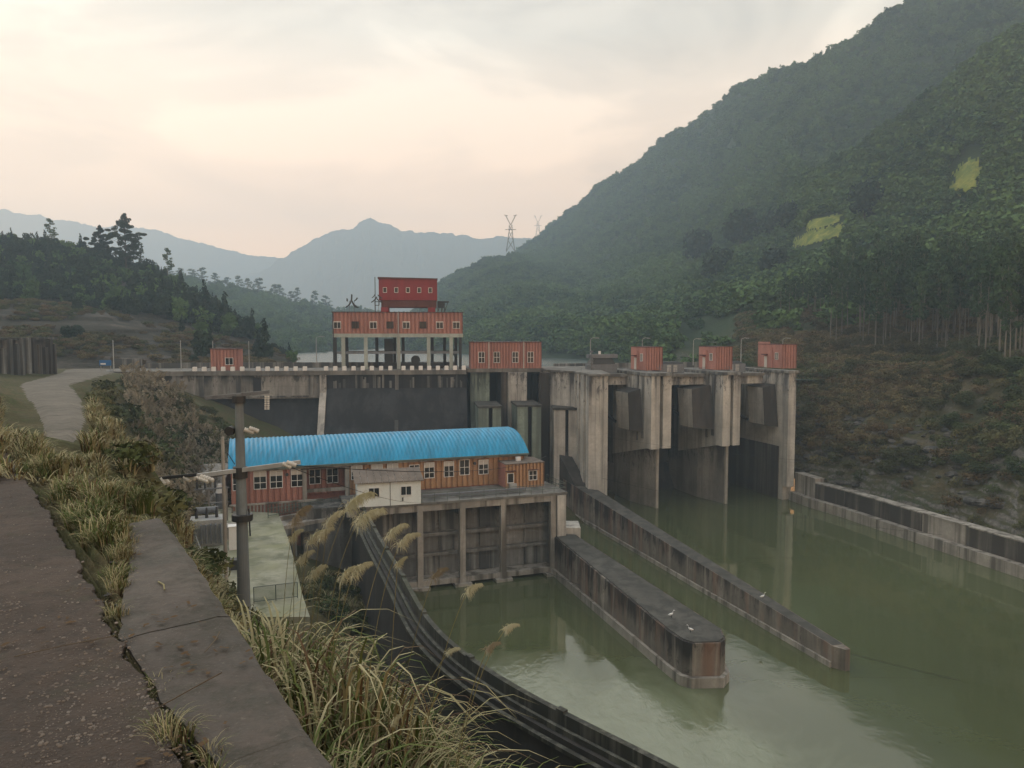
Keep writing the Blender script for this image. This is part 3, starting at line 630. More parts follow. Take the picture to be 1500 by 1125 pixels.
# wall cap in cast lengths, each with its joint
Lc, Rc = strip(cap_l, cap_r, 121)
for e_, sd_ in ((Lc, 5), (Rc, 11)): e_ += np.stack([fbm(np.arange(121) * .55, np.zeros(121) + sd_, 4) * .03, np.zeros(121)], -1)
wc = thing('wall_cap', 'weathered grey brown concrete wall cap along the right side of the dirt path', 'wall', (Rc[60][0], Rc[60][1], 24.0))
part('bedding', MB().grid(np.array([[(*(l_ * .97 + r_ * .03), 24.0), (*(l_ * .96 + r_ * .04), 24.385), (*(l_ * .04 + r_ * .96), 24.355), (*(l_ * .03 + r_ * .97), 21.0)] for l_, r_ in zip(Lc, Rc)])), 'ground_near', wc)
cuts = [0, 30, 52, 70, 88, 104, 121]
for a0, a1 in zip(cuts[:-1], cuts[1:]):
    Lx_, Rx_ = Lc.copy(), Rc.copy()
    if a1 < 121: Lx_ = np.r_[Lc[:a1], Lc[a1 - 1:a1] + (Lc[a1] - Lc[a1 - 1]) * .97]; Rx_ = np.r_[Rc[:a1], Rc[a1 - 1:a1] + (Rc[a1] - Rc[a1 - 1]) * .97]
    Ls, Rs = Lx_[a0:a1 + 1], Rx_[a0:a1 + 1]; k = len(Ls); s = np.linspace(0, 1, 9)
    G = Ls[:, None] * (1 - s[None, :, None]) + Rs[:, None] * s[None, :, None]
    ed = np.r_[0, fbm(np.arange(1, k) * .7, np.zeros(k - 1) + a0, 3) * .05]
    G = G + (Rs - Ls)[:, None] * ed[:, None, None]
    zt = 24.4 + fbm(G[..., 0] * 2, G[..., 1] * 2, 4) * .02 + fbm(G[..., 0] * 11, G[..., 1] * 11, 3) * .012 + random.uniform(-.002, .002); zt[:, 0] -= .012; zt[:, -1] -= .02
    top = np.concatenate([G, zt[..., None]], -1)
    b_l = np.concatenate([G[:, 0], np.full((k, 1), 23.6)], -1)[:, None]; b_r = np.concatenate([G[:, -1] - (Rs - Ls) * .02, np.full((k, 1), 20.6)], -1)[:, None]
    part('slab', MB().grid(np.concatenate([b_l, top, b_r], 1)), 'cap_surface', wc)

# ------------------------------------------------------------------ left gravity dam
DM = Fr(*PY(683, 541, 119)[:2], math.degrees(math.atan2(6.0, 54.3)))   # a runs to the right, a=0 at the right end of the left dam
aL = DM.a_at(155)                                                       # left end
ZC = 20.42
dam = thing('concrete_dam', 'long dark stained concrete dam crest and face left of the gate piers', 'dam', DM(aL / 2, 3, 0))
part('crest_slab', MB().box(aL - 3, 0.0, -.35, 11, ZC - .7, ZC, DM), 'concrete_deck', dam)
a1 = DM.a_at(238); a2 = DM.a_at(468); a3 = DM.a_at(478)
part('upper_band', MB().side([(0, ZC - .703), (0, 16.1), (10, 16.1), (10, ZC - .703)], a1, a2, DM), 'concrete_band', dam)
part('shoulder', MB().side([(.5, ZC - .703), (.5, 10), (10, 6), (10, ZC - .703)], aL - 3, a1 - .003, DM), 'concrete_brown', dam, label='darker weathered end of the dam beside the road')
part('downstream_face', MB().side([(1.2, 16.1 - .003), (-2.0, 11.0), (-8.0, 1.0), (10, 1.0), (10, 16.1 - .003)], a1, a2, DM), 'concrete_black', dam)
part('spillway_face', MB().side([(.15, ZC - .703), (.1, 17.6), (-.6, 16.6), (-9.0, 1.0), (10, 1.0), (10, ZC - .703)], a3 + .003, 0, DM), 'concrete_black', dam)
for px, w_, mt, f0 in ((473, 1.0, 'concrete_pale', 1.0), (581, .55, 'concrete_grey', .3)):
    ac = DM.a_at(px)
    part('training_wall', MB().side([(-.25 * f0, ZC - .71), (-.3 * f0 , 17), (-1.5 * f0 - .9 * (1 - f0), 15.5), (-9.5, 1), (0, 1), (0, ZC - .71)], ac - w_ / 2, ac + w_ / 2, DM), mt, dam)
mb = MB()
for k in range(30):                                        # pale lime runs below the crest
    px = random.uniform(483, 676)
    if abs(px - 581) < 8: continue
    a_ = DM.a_at(px); h_ = random.uniform(.8, 2.1); part('lime_pilaster', MB().box(a_, a_ + random.uniform(.12, .5), .04, .1, 17.62, 17.62 + h_, DM), 'concrete_grey', dam)
o_ = part('ledge', MB().box(a1 + 1, a2 - .3, -.18, -.004, 16.3, 16.55, DM), 'concrete_grey', dam)
for a_, w_ in ((DM.a_at(252), 1.0), (DM.a_at(290), .8), (DM.a_at(345), .7), (DM.a_at(452), .7)):
    part('pilaster', MB().box(a_, a_ + w_, -.14, -.005, 16.6, ZC - .71, DM), 'concrete_grey', dam)
a_ = DM.a_at(370); part('recess_shade', MB().box(a_, a_ + 1.2, -.012, -.006, 16.9, 19.4, DM), 'concrete_black', dam)  # flat black sheet, the shade of a recess put in as colour
a_ = DM.a_at(389); rm = MB()
part('upstream_parapet', MB().box(aL + 2, -1, 10.4, 10.7, ZC + .003, ZC + .9, DM), 'concrete_grey', dam)
# white kerb blocks
proto = None
blocks = [(285 + 13.9 * i, 'white kerb block on the dam crest left of the gantry building') for i in range(0, 6)] + \
         [(378 + 13.7 * i, 'white kerb block on the crest between the small booth and the gantry building') for i in range(0, 6)] + \
         [(477.5 + 13.45 * i, 'white kerb block in front of the left half of the gantry building') for i in range(0, 8)] + \
         [(591 + 12.6 * i, 'white kerb block in front of the right half of the gantry building') for i in range(0, 8)]
lab0 = None
for px, lb in blocks:
    a_ = DM.a_at(px, -.1)
    if proto is None:
        b_ = MB().box(-.31, .31, -.17, .17, 0, .60); b_.box(-.27, .27, -.13, .13, .60, .66)
        me = b_.mesh('kerb_block', 'white_paint'); proto = me
    o = bpy.data.objects.new('kerb_block', proto); COL.objects.link(o); o.location = DM(a_, -.1, ZC + .003); o.rotation_euler.z = math.atan2(DM.s, DM.c) + random.uniform(-.05, .05)
    if px < 360: lb = 'white kerb block in front of or beside the small red booth'
    tag(o, lb, 'block', 'white blocks along the dam crest')

# abutment kerb wall going down the left bank
kb = [PY(150, 551, 110), PY(185, 566, 106), PY(240, 602, 101), PY(300, 640, 97), PY(345, 670, 94)]
mb = MB()
for p, q in zip(kb[:-1], kb[1:]):
    mb.add([p + Vector((-.3, 0, 0)), p + Vector((.3, 0, 0)), q + Vector((.3, 0, 0)), q + Vector((-.3, 0, 0)),
            p + Vector((-.3, 0, -5)), p + Vector((.3, 0, -5)), q + Vector((.3, 0, -5)), q + Vector((-.3, 0, -5))],
           [(0, 1, 2, 3), (0, 3, 7, 4), (1, 5, 6, 2), (2, 6, 7, 3), (0, 4, 5, 1)])
solo('abutment_kerb', mb, 'concrete_foot', 'pale concrete kerb running down the bank at the left end of the dam', 'kerb', kb[0])

# ------------------------------------------------------------------ gantry building on the crest
GB = Fr(*DM(DM.a_at(488, 3), 3)[:2], math.degrees(math.atan2(DM.s, DM.c)))
gw = GB.a_at(678); gd = 7.0; ZB, ZM, ZT = ZC, 25.9, 29.5
g = thing('gantry_building', 'orange corrugated gallery on open concrete columns standing on the dam crest', 'building', GB(gw / 2, gd / 2, ZC))
building(g, GB, 0, gw, 0, gd, ZM + .25, ZT, pitch=.52, roof=.12)
part('floor_slab', MB().box(-.05, gw + .05, -.12, gd, ZM - .35, ZM + .247, GB), 'column_paint', g)
for px in (503, 536, 584, 628, 661):
    a_ = GB.a_at(px); part('column', MB().box(a_ - .28, a_ + .28, 0, .55, ZC + .003, ZM - .353, GB), 'column_paint', g)
for a_ in (.35, gw - .4):
    part('column', MB().box(a_ - .22, a_ + .22, .003, .45, ZC + .003, ZM - .353, GB), 'steel_dark', g, label='dark corner column')
for a_ in (1.2, 6.2, 9.2, 10.6, 15.5, 17.6, 19.5):
    part('rear_column', MB().box(a_, a_ + .5, gd - .6, gd - .1, ZC + .003, ZM - .353, GB), 'steel_dark', g)
part('tie_beam', MB().box(.6, gw - .6, .1, .45, 22.9, 23.3, GB), 'steel_grey', g)
part('tie_beam', MB().box(.6, gw - .6, gd - .5, gd - .15, 22.9, 23.25, GB), 'steel_dark', g)
mb = MB()
for q0, q1 in (((9.2, 22.0), (7.9, 25.2)), ((7.9, 22.0), (9.4, 24.6)), ((1.0, 21), (1.9, 25)), ((1.9, 21), (1.0, 25)), ((gw - 2, 21), (gw - .8, 25)), ((gw - .8, 21), (gw - 2, 25))):
    part('brace', MB().bar(GB(q0[0], 3.4, q0[1]), GB(q1[0], 3.4, q1[1]), .16), 'steel_dark', g)
mb = MB().box(7.6, 17.5, 2.2, 3.4, ZC + .01, ZC + .9, GB); mb.tube(GB(13, 2.4, ZC + 1.4), GB(13, 3.0, ZC + 1.4), .75, 14)
part('winch', mb, 'steel_dark', g)
mb = MB().box(7.9, 9.3, 3.0, 3.8, ZC + .9, 25.3, GB); part('hoist_box', mb, 'steel_dark', g)
for i, zx in enumerate((475, 607, 738, 860, 978, 1100, 1222, 1343)):
    a_ = GB.a_at(400 + zx / 5.0, -.07); window(g, GB, a_, -.153, 26.95, 1.15, 1.15, 2, 1, (.0 if i in (1, 3, 5) else .12), 'roof_edge_dark' if i in (1, 3, 5) else 'white_paint')
part('drainpipe', MB().bar(GB(GB.a_at(584), -.25, ZT), GB(GB.a_at(584), -.25, ZC + .1), .13), 'steel_pale', g)
part('ladder_post', MB().bar(GB(GB.a_at(489), -.2, ZT), GB(GB.a_at(489), -.2, ZC + .1), .13), 'steel_dark', g)

# red travelling crane on the roof
CR = Fr(*GB(GB.a_at(556, 1.5), 1.5)[:2], math.degrees(math.atan2(DM.s, DM.c)))
cw = CR.a_at(641); zt = PY(600, 409, 123).z; zb = PY(600, 440, 123).z
c_ = thing('gantry_crane', 'dark red crane house with five small windows on top of the gantry building', 'crane', CR(cw / 2, 2, ZT + .13))
part('cab', MB().box(0, cw, 0, 4.2, zb, zt - .003, CR), 'crane_red', c_)
part('cab_roof', MB().prism([(-.15, -.2), (cw + .1, -.2), (cw + .1, 4.4), (-.15, 4.4)], zt, [zt + .28, zt + .12, zt + .12, zt + .28], CR), 'crane_dark_red', c_)
part('girder', MB().box(.35, cw - .1, .2, .8, zb - 1.15, zb - .003, CR), 'crane_dark_red', c_)
part('girder', MB().box(.35, cw - .1, 3.3, 3.9, zb - 1.15, zb - .003, CR), 'crane_dark_red', c_)
for a_ in (.3, cw - 1.5):
    for b_ in (.1, 3.2):
        part('leg', MB().box(a_, a_ + 1.2, b_, b_ + .8, ZT + .125, zb - 1.155, CR), 'crane_red', c_)
for px in (565, 581.5, 598.5, 615, 631):
    window(c_, CR, CR.a_at(px), -.003, zb + 1.2, .62, .85, 1, 1)
mb = MB().box(cw + .05, cw + 1.9, .3, 3.5, zb - .25, zb - .1, CR)
for a_ in (cw + .1, cw + .7, cw + 1.2): mb.bar(CR(a_, .4, zb - .3), CR(a_, .4, zb - 2.0), .12); mb.bar(CR(a_, .4, zb - 1.9), CR(a_ + .5, .4, zb - .4), .1)
mb.box(cw + .1, cw + 1.1, .5, 2.0, zb - 1.2, zb - .26, CR)
part('side_platform', mb, 'steel_dark', c_)
part('mast', MB().bar(CR(-.6, .3, ZT + .2), CR(-.6, .3, zt + .3), .1), 'steel_dark', c_)

# roof characters standing on posts
def strokes(fr, a0, z0, s, polys, b0=0.0, th=.18):
    mb = MB()
    for pl in polys:
        v = [fr(a0 + x * s, b0, z0 + y * s) for x, y in pl] + [fr(a0 + x * s, b0 + th, z0 + y * s) for x, y in pl]; n_ = len(pl)
        mb.add(v, [tuple(range(n_)), tuple(range(2 * n_ - 1, n_ - 1, -1))] + [(i, n_ + i, n_ + (i + 1) % n_, (i + 1) % n_) for i in range(n_)])
    return mb
huo = [[(.44, 1.0), (.54, .96), (.52, .62), (.46, .40), (.36, .22), (.20, .06), (.02, -.04), (.0, .02), (.2, .18), (.33, .36), (.41, .60)],
       [(.50, .58), (.58, .40), (.72, .20), (.88, .06), (1.02, .0), (.92, -.06), (.72, .0), (.58, .16), (.48, .36)],
       [(.10, .70), (.18, .66), (.20, .50), (.14, .42), (.08, .52)],
       [(.86, .76), (.94, .70), (.84, .56), (.66, .44), (.64, .50), (.78, .62)]]
gu = [[(.30, 1.0), (.38, .96), (.22, .74), (.06, .62), (.04, .68), (.2, .82)], [(.60, .98), (.84, .78), (.98, .66), (.92, .60), (.74, .70), (.56, .90)],
      [(.46, .80), (.56, .76), (.40, .50), (.16, .30), (-.02, .22), (-.04, .28), (.16, .42), (.34, .60)], [(.52, .66), (.74, .40), (1.04, .26), (.98, .20), (.70, .30), (.48, .56)],
      [(.28, .30), (.34, .30), (.36, -.04), (.30, -.04)], [(.28, .34), (.74, .34), (.74, .28), (.28, .28)], [(.68, .28), (.74, .28), (.72, -.04), (.66, -.04)], [(.34, .02), (.68, .02), (.68, -.04), (.34, -.04)]]
for px, py0, py1, ch, lb in ((507, 450.5, 431, huo, 'black Chinese character for fire on posts above the gantry building roof'), (545, 447, 431, gu, 'partly hidden black Chinese character between the roof edge and the red crane')):
    p0, p1 = PY(px, py0, 121.5), PY(px, py1, 121.5); s = p1.z - p0.z; a_ = GB.a_at(px, 1.0)
    mb = strokes(GB, a_, p0.z, s, ch, 1.0)
    th_ = thing('roof_character', lb, 'sign', GB(a_, 1.0, ZT + .13)); part('character', mb, 'steel_dark', th_)
    pm = MB(); pm.bar(GB(a_ + .3 * s, 1.25, ZT + .13), GB(a_ + .3 * s, 1.25, p0.z + .5 * s), .06); pm.bar(GB(a_ + .65 * s, 1.25, ZT + .13), GB(a_ + .65 * s, 1.25, p0.z + .5 * s), .06)
    part('post', pm, 'steel_grey', th_)

# small booth on the left crest
SB = Fr(*DM(DM.a_at(309, 1.5), 1.5)[:2], math.degrees(math.atan2(DM.s, DM.c)))
sw_ = SB.a_at(349)
th_ = thing('crest_booth', 'small red corrugated booth alone on the left part of the dam crest', 'booth', SB(sw_ / 2, 1.5, ZC))
building(th_, SB, 0, sw_, 0, 3, ZC + .003, ZC + 3.3, pitch=.45)
window(th_, SB, sw_ * .68, -.153, ZC + .9, 1.2, 1.1, 2, 1); part('mast', MB().bar(SB(.2, .5, ZC + 3.4), SB(.2, .5, ZC + 4.6), .08), 'steel_pale', th_)

# lamps
def lamp(px, Y, top, arm, lb, z0=ZC):
    x = XY(px, Y); zt_ = PY(px, top, Y).z
    th_ = thing('street_lamp', lb, 'lamp', (x, Y, z0), 'lamps along the dam crest')
    part('pole', MB().tube((x, Y, z0), (x, Y, zt_), .085, 8, .06), 'steel_pale', th_)
    if arm:
        m_ = MB().path([(x, Y, zt_), (x + .15, Y, zt_ + .25), (x + .5, Y, zt_ + .38), (x + .95, Y, zt_ + .36)], .045); part('arm', m_, 'steel_pale', th_)
        part('lamp_head', MB().box(x + .85, x + 1.4, Y - .1, Y + .1, zt_ + .26, zt_ + .38), 'steel_pale', th_)
    else: part('lamp_head', MB().tube((x, Y, zt_), (x, Y, zt_ + .15), .11, 8, .04), 'steel_pale', th_)
lamp(165, 114.5, 500, 0, 'thin pale lamp post at the left end of the dam beside the blue sign')
lamp(264, 116.5, 500, 0, 'thin pale lamp post on the crest left of the small red booth')
lamp(364, 117.5, 501, 0, 'thin pale lamp post on the crest just right of the small red booth')
lamp(463, 127, 496, 1, 'faint lamp post behind the crest left of the gantry building')
lamp(865, 128, 498, 1, 'thin lamp post with curved arm behind the bare pier top')
lamp(941, 134, 498, 1, 'lamp post with curved arm behind the first pier booth')
lamp(1016, 136, 499, 1, 'lamp post left of and behind the second pier booth')
lamp(1086, 137, 498, 1, 'lamp post between the second and third pier booths')
lamp(1147, 138, 498, 1, 'lamp post behind the third pier booth')

# blue sign and low wall at the dam's left end
p = PY(146, 541, 115.5); th_ = thing('blue_sign', 'small blue road sign board with white marking at the left dam end', 'sign', (p.x + 1, 115.5, ZC))
p0 = PY(146, 535.5, 115.5); p1 = PY(163, 527.5, 115.5)
part('board', MB().box(p0.x, p1.x, 115.4, 115.5, p0.z, p1.z), 'sign_blue', th_)
part('white_mark', MB().box(p0.x + .2, p0.x + 1.0, 115.38, 115.397, p0.z + .15, p0.z + .38), 'white_paint', th_)
for x in (p0.x + .15, p1.x - .2): part('post', MB().bar((x, 115.55, 20.2), (x, 115.55, p0.z + .5), .08), 'steel_pale', th_)
solo('roadside_wall', MB().box(XY(166, 125), XY(205, 125), 125, 125.5, 18, PY(166, 525.5, 125).z), 'concrete_grey', 'low grey concrete wall behind the crest beside the blue sign', 'wall', (XY(166, 125), 125, 18))

# ribbed retaining structure left of the road
q0 = Vector((XY(-60, 84), 84, 0)); q1 = Vector((XY(86, 108), 108, 0)); L_ = (q1 - q0).length
RW = Fr(q0.x, q0.y, math.degrees(math.atan2(q1.y - q0.y, q1.x - q0.x)))
th_ = thing('ribbed_retaining_wall', 'old dark concrete retaining wall with vertical ribs left of the road', 'wall', RW(L_ / 2, 0, 20.5))
part('wall', MB().box(0, L_, .8, 2.0, 19, 25.3, RW), 'concrete_brown', th_)
k = 0; a_ = .4
while a_ < L_ - .6:
    w_ = random.uniform(.45, .9); top = random.uniform(24.0, 25.6)
    part('rib', MB().box(a_, a_ + w_, 0, .797, 18.6, top, RW), 'concrete_grey' if random.random() < .45 else 'concrete_brown', th_); a_ += w_ + random.uniform(.5, 1.3)
part('coping', MB().box(-.2, L_ + .2, .3, 2.2, 25.303, 25.6, RW), 'rock_grey', th_)

# ------------------------------------------------------------------ intake section and middle booth
IF = Fr(*PY(690, 541, 119.3)[:2], 7.0)
iw = IF.a_at(793)
th_ = thing('intake_booth', 'long orange corrugated booth with four tall windows beside the gantry building', 'booth', IF(iw / 2, 2.5, 20.6))
building(th_, IF, 0, iw, 0, 5, 20.6, 24.75, pitch=.40, roof=.1)
for px in (705.4, 727.6, 754.6, 777): window(th_, IF, IF.a_at(px, -.07), -.153, 21.5, 1.0, 1.75, 2, 2)
for px in (716, 767): part('drainpipe', MB().bar(IF(IF.a_at(px), -.22, 24.8), IF(IF.a_at(px), -.22, 20.5), .13), 'blind_white', th_)
it = thing('intake_piers', 'tall stained concrete intake piers with stepped buttresses under the four window booth', 'dam', IF(6, 4, 0))
part('deck', MB().box(-.6, iw + .3, -.3, 12, 20.0, 20.597, IF), 'concrete_deck', it)
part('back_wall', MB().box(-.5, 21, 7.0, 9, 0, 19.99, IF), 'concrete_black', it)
def apx(px, b): return IF.a_at(px, b)
part('pier', MB().side([(.3, 19.997), (.3, 15), (-4.5, 0), (7, 0), (7, 19.997)], apx(689, .3), apx(717, .3), IF), 'concrete_green', it)
part('pier', MB().side([(-1.2, 19.997), (-1.2, 0), (7, 0), (7, 19.997)], apx(745, -1.2), apx(772, -1.2), IF), 'concrete_pale', it)
part('pier_flank', MB().box(apx(734, .2), apx(745, -1.2) - .003, .2, 7, 0, 19.997, IF), 'concrete_brown', it)
for q0_, q1_, mt, top in ((698, 733, 'concrete_green', 15.4), (755, 792, 'concrete_green', 15.5)):
    bb = -8.5 if q0_ < 800 else -12
    a0_, a1_ = apx(q0_ + 3, bb), apx(q1_ + 1, bb); w_ = a1_ - a0_
    part('buttress_leg', MB().box(a0_, a0_ + w_ * .44, bb, 0, 0, top - .3, IF), mt, it)
    part('buttress_leg', MB().box(a1_ - w_ * .38, a1_, bb + .05, 0, 0, top - .3, IF), mt, it)
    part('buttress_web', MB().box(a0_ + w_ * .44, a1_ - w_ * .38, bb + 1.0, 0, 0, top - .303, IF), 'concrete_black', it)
    part('buttress_cap', MB().box(a0_ - .12, a1_ + .12, bb - .12, 0, top - .297, top, IF), 'concrete_walltop', it)
P3 = [(4.4, 122), (6.0, 117), (9.5, 113.6), (10.95, 104.6), (12.1, 104.2), (13.6, 106), (13.6, 130), (4.4, 130)]
wp = thing('wing_pier', 'broad bare pale concrete pier between intake piers and first gate bay', 'dam', (9, 112, 0))
part('pier', MB().prism(P3, -2, 20.2), 'concrete_pale', wp)
part('top_slab', MB().prism([(4.2, 122), (5.9, 116.8), (9.3, 113.3), (10.8, 104.4), (12.2, 103.9), (13.9, 106), (13.9, 130), (4.2, 130)], 20.203, 20.5), 'concrete_deck', wp)
dx, dy = P3[3][0] - P3[2][0], P3[3][1] - P3[2][1]; ll = math.hypot(dx, dy); WF = Fr(P3[2][0], P3[2][1], math.degrees(math.atan2(dy, dx)))
for a0_, a1_, d_ in ((.3, 1.2, .2), (2.4, 3.4, .22), (4.8, 6.4, .28), (7.6, ll - .02, .2)):
    part('pilaster', MB().box(a0_, a1_, -d_, -.003, -2, 20.19, WF), 'concrete_pale', wp)
part('buttress_leg', MB().box(6.3, 8.0, 112, 117.5, -2, 14.7), 'concrete_pale', wp)
part('buttress_leg', MB().box(8.5, 9.95, 112.05, 117.5, -2, 14.7), 'concrete_pale', wp)
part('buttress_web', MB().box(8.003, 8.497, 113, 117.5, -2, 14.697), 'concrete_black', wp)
part('buttress_cap', MB().box(6.1, 10.1, 111.85, 117.6, 14.703, 15.05), 'concrete_walltop', wp)
part('dark_left_block', MB().box(4.45, 4.5 + 1.4, 112.9 + 4.0, 121, -2, 20.0), 'concrete_brown', wp)  # solid brown block on the pier's left corner, darker than the pier

# ------------------------------------------------------------------ spillway piers, gates and deck
SP = 17.5
def sfr(x, y): return Fr(x, y, SP)
spill = thing('spillway', 'three bay spillway deck, beams and dark gates between the tall piers', 'dam', (28, 120, 0))
piers = []
for (fx, fy, hw, lb) in ((20.35, 109.3, 3.35, 'first spillway pier right of the broad bare pier, under the first booth'), (31.7, 112.4, 3.1, 'spillway pier with pale split head under the second booth')):
    PF = sfr(fx, fy); th_ = thing('spillway_pier', lb, 'pier', PF(hw / 2, 4, 0), 'spillway piers'); piers.append(PF)
    m_ = hw / 2
    part('pier_body', MB().box(m_ - 1.5, m_ + 1.5, 13.003, 24, 5, 19.9, PF), 'concrete_grey', th_)
    part('foot', MB().prism([(m_ - .1, 1.6), (m_ + .45, 1.6), (m_ + 1.6, 7), (m_ + 1.6, 24), (m_ - 1.5, 24), (m_ - 1.5, 7)], -3, 9.3, PF), 'concrete_footing', th_)
    part('nose_edge', MB().box(m_ - .02, m_ + .42, 1.3, 1.597, -3, 9.2, PF), 'concrete_foot', th_)
    part('head', MB().prism([(0, 1.2), (hw, 1.2), (hw, 13), (0, 13)], [9.2, 9.2, 6.6, 6.6], 19.9, PF), 'concrete_pale', th_)
    part('head_rib', MB().box(.0, hw * .42, 0, 1.197, 9.15, 19.9, PF), 'concrete_pale', th_)
    part('head_rib', MB().box(hw * .60, hw, .1, 1.197, 9.2, 19.9, PF), 'concrete_pale', th_)
    part('side_groove', MB().box(-.12, -.003, 2.2, 2.9, 10.5, 19.8, PF), 'concrete_grey', th_)
    part('side_groove', MB().box(-.12, -.003, 4.0, 4.5, 10.0, 19.8, PF), 'concrete_grey', th_)
    part('cap', MB().box(-.15, hw + .15, -.12, 16, 19.903, 20.35, PF), 'concrete_grey', th_)
PC = sfr(XY(1157.5, 116), 116.0); piers.append(PC)
th_ = thing('abutment_pier', 'right end spillway pier standing against the wooded bank', 'pier', PC(.8, 5, 0), 'spillway piers')
part('front_strip', MB().box(0, 1.35, 0, 1.0, 2.2, 20.0, PC), 'concrete_pale', th_)
part('side_wall', MB().box(-.0, 1.6, 1.003, 24, -3, 20.0, PC), 'concrete_pale', th_)
part('low_flank', MB().box(-.15, -.003, 2.0, 20, -3, 8.4, PC), 'concrete_brown', th_)
part('cap', MB().box(-.15, 1.9, -.1, 18, 20.003, 20.4, PC), 'concrete_grey', th_)
# hanging trunnion blocks on the left side of each pier
for PF, b0_, wd, px0, y0, y1, skew, lb in ((piers[0], 3.1, 1.9, 912, 572, 632, .0, 0), (piers[1], 3.1, 3.2, 1010, 567, 628, .1, 0), (piers[2], 3.1, 2.1, 1106, 565, 624, .1, 0)):
    P_ = Vector(PF(0, b0_, 0)); zt_ = PY(px0, y0, P_.y).z; zb_ = PY(px0, y1, P_.y).z; d_ = 4.0
    v = [PF(-wd + skew, b0_, zb_ + .2), PF(-.13, b0_ - .9, zb_), PF(-.13, b0_ + d_, zb_), PF(-wd + skew, b0_ + d_, zb_ + .2),
         PF(-wd - .1 + skew, b0_ + .4, zt_ - .3), PF(-.13, b0_ + .1, zt_ + .25), PF(-.13, b0_ + d_ + .8, zt_ + .25), PF(-wd - .1 + skew, b0_ + d_ + .8, zt_ - .3)]
    mb = MB().add(v, [(3, 2, 1, 0), (4, 5, 6, 7), (0, 1, 5, 4), (1, 2, 6, 5), (2, 3, 7, 6), (3, 0, 4, 7)])
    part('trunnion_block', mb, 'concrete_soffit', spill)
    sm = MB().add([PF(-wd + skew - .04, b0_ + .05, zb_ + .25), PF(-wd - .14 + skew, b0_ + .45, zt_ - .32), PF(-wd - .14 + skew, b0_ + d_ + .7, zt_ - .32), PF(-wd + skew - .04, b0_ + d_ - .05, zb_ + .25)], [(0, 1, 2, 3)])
    part('lit_block_side', sm, 'concrete_pale', spill)  # pale sheet paints the light falling on the block's left side
bays = [(Fr(12.4, 108.3, 18.5), 0, 8.3, 6.6), (piers[0], 3.36, 12.0, 5.0), (piers[1], 3.11, 10.6, 5.0)]
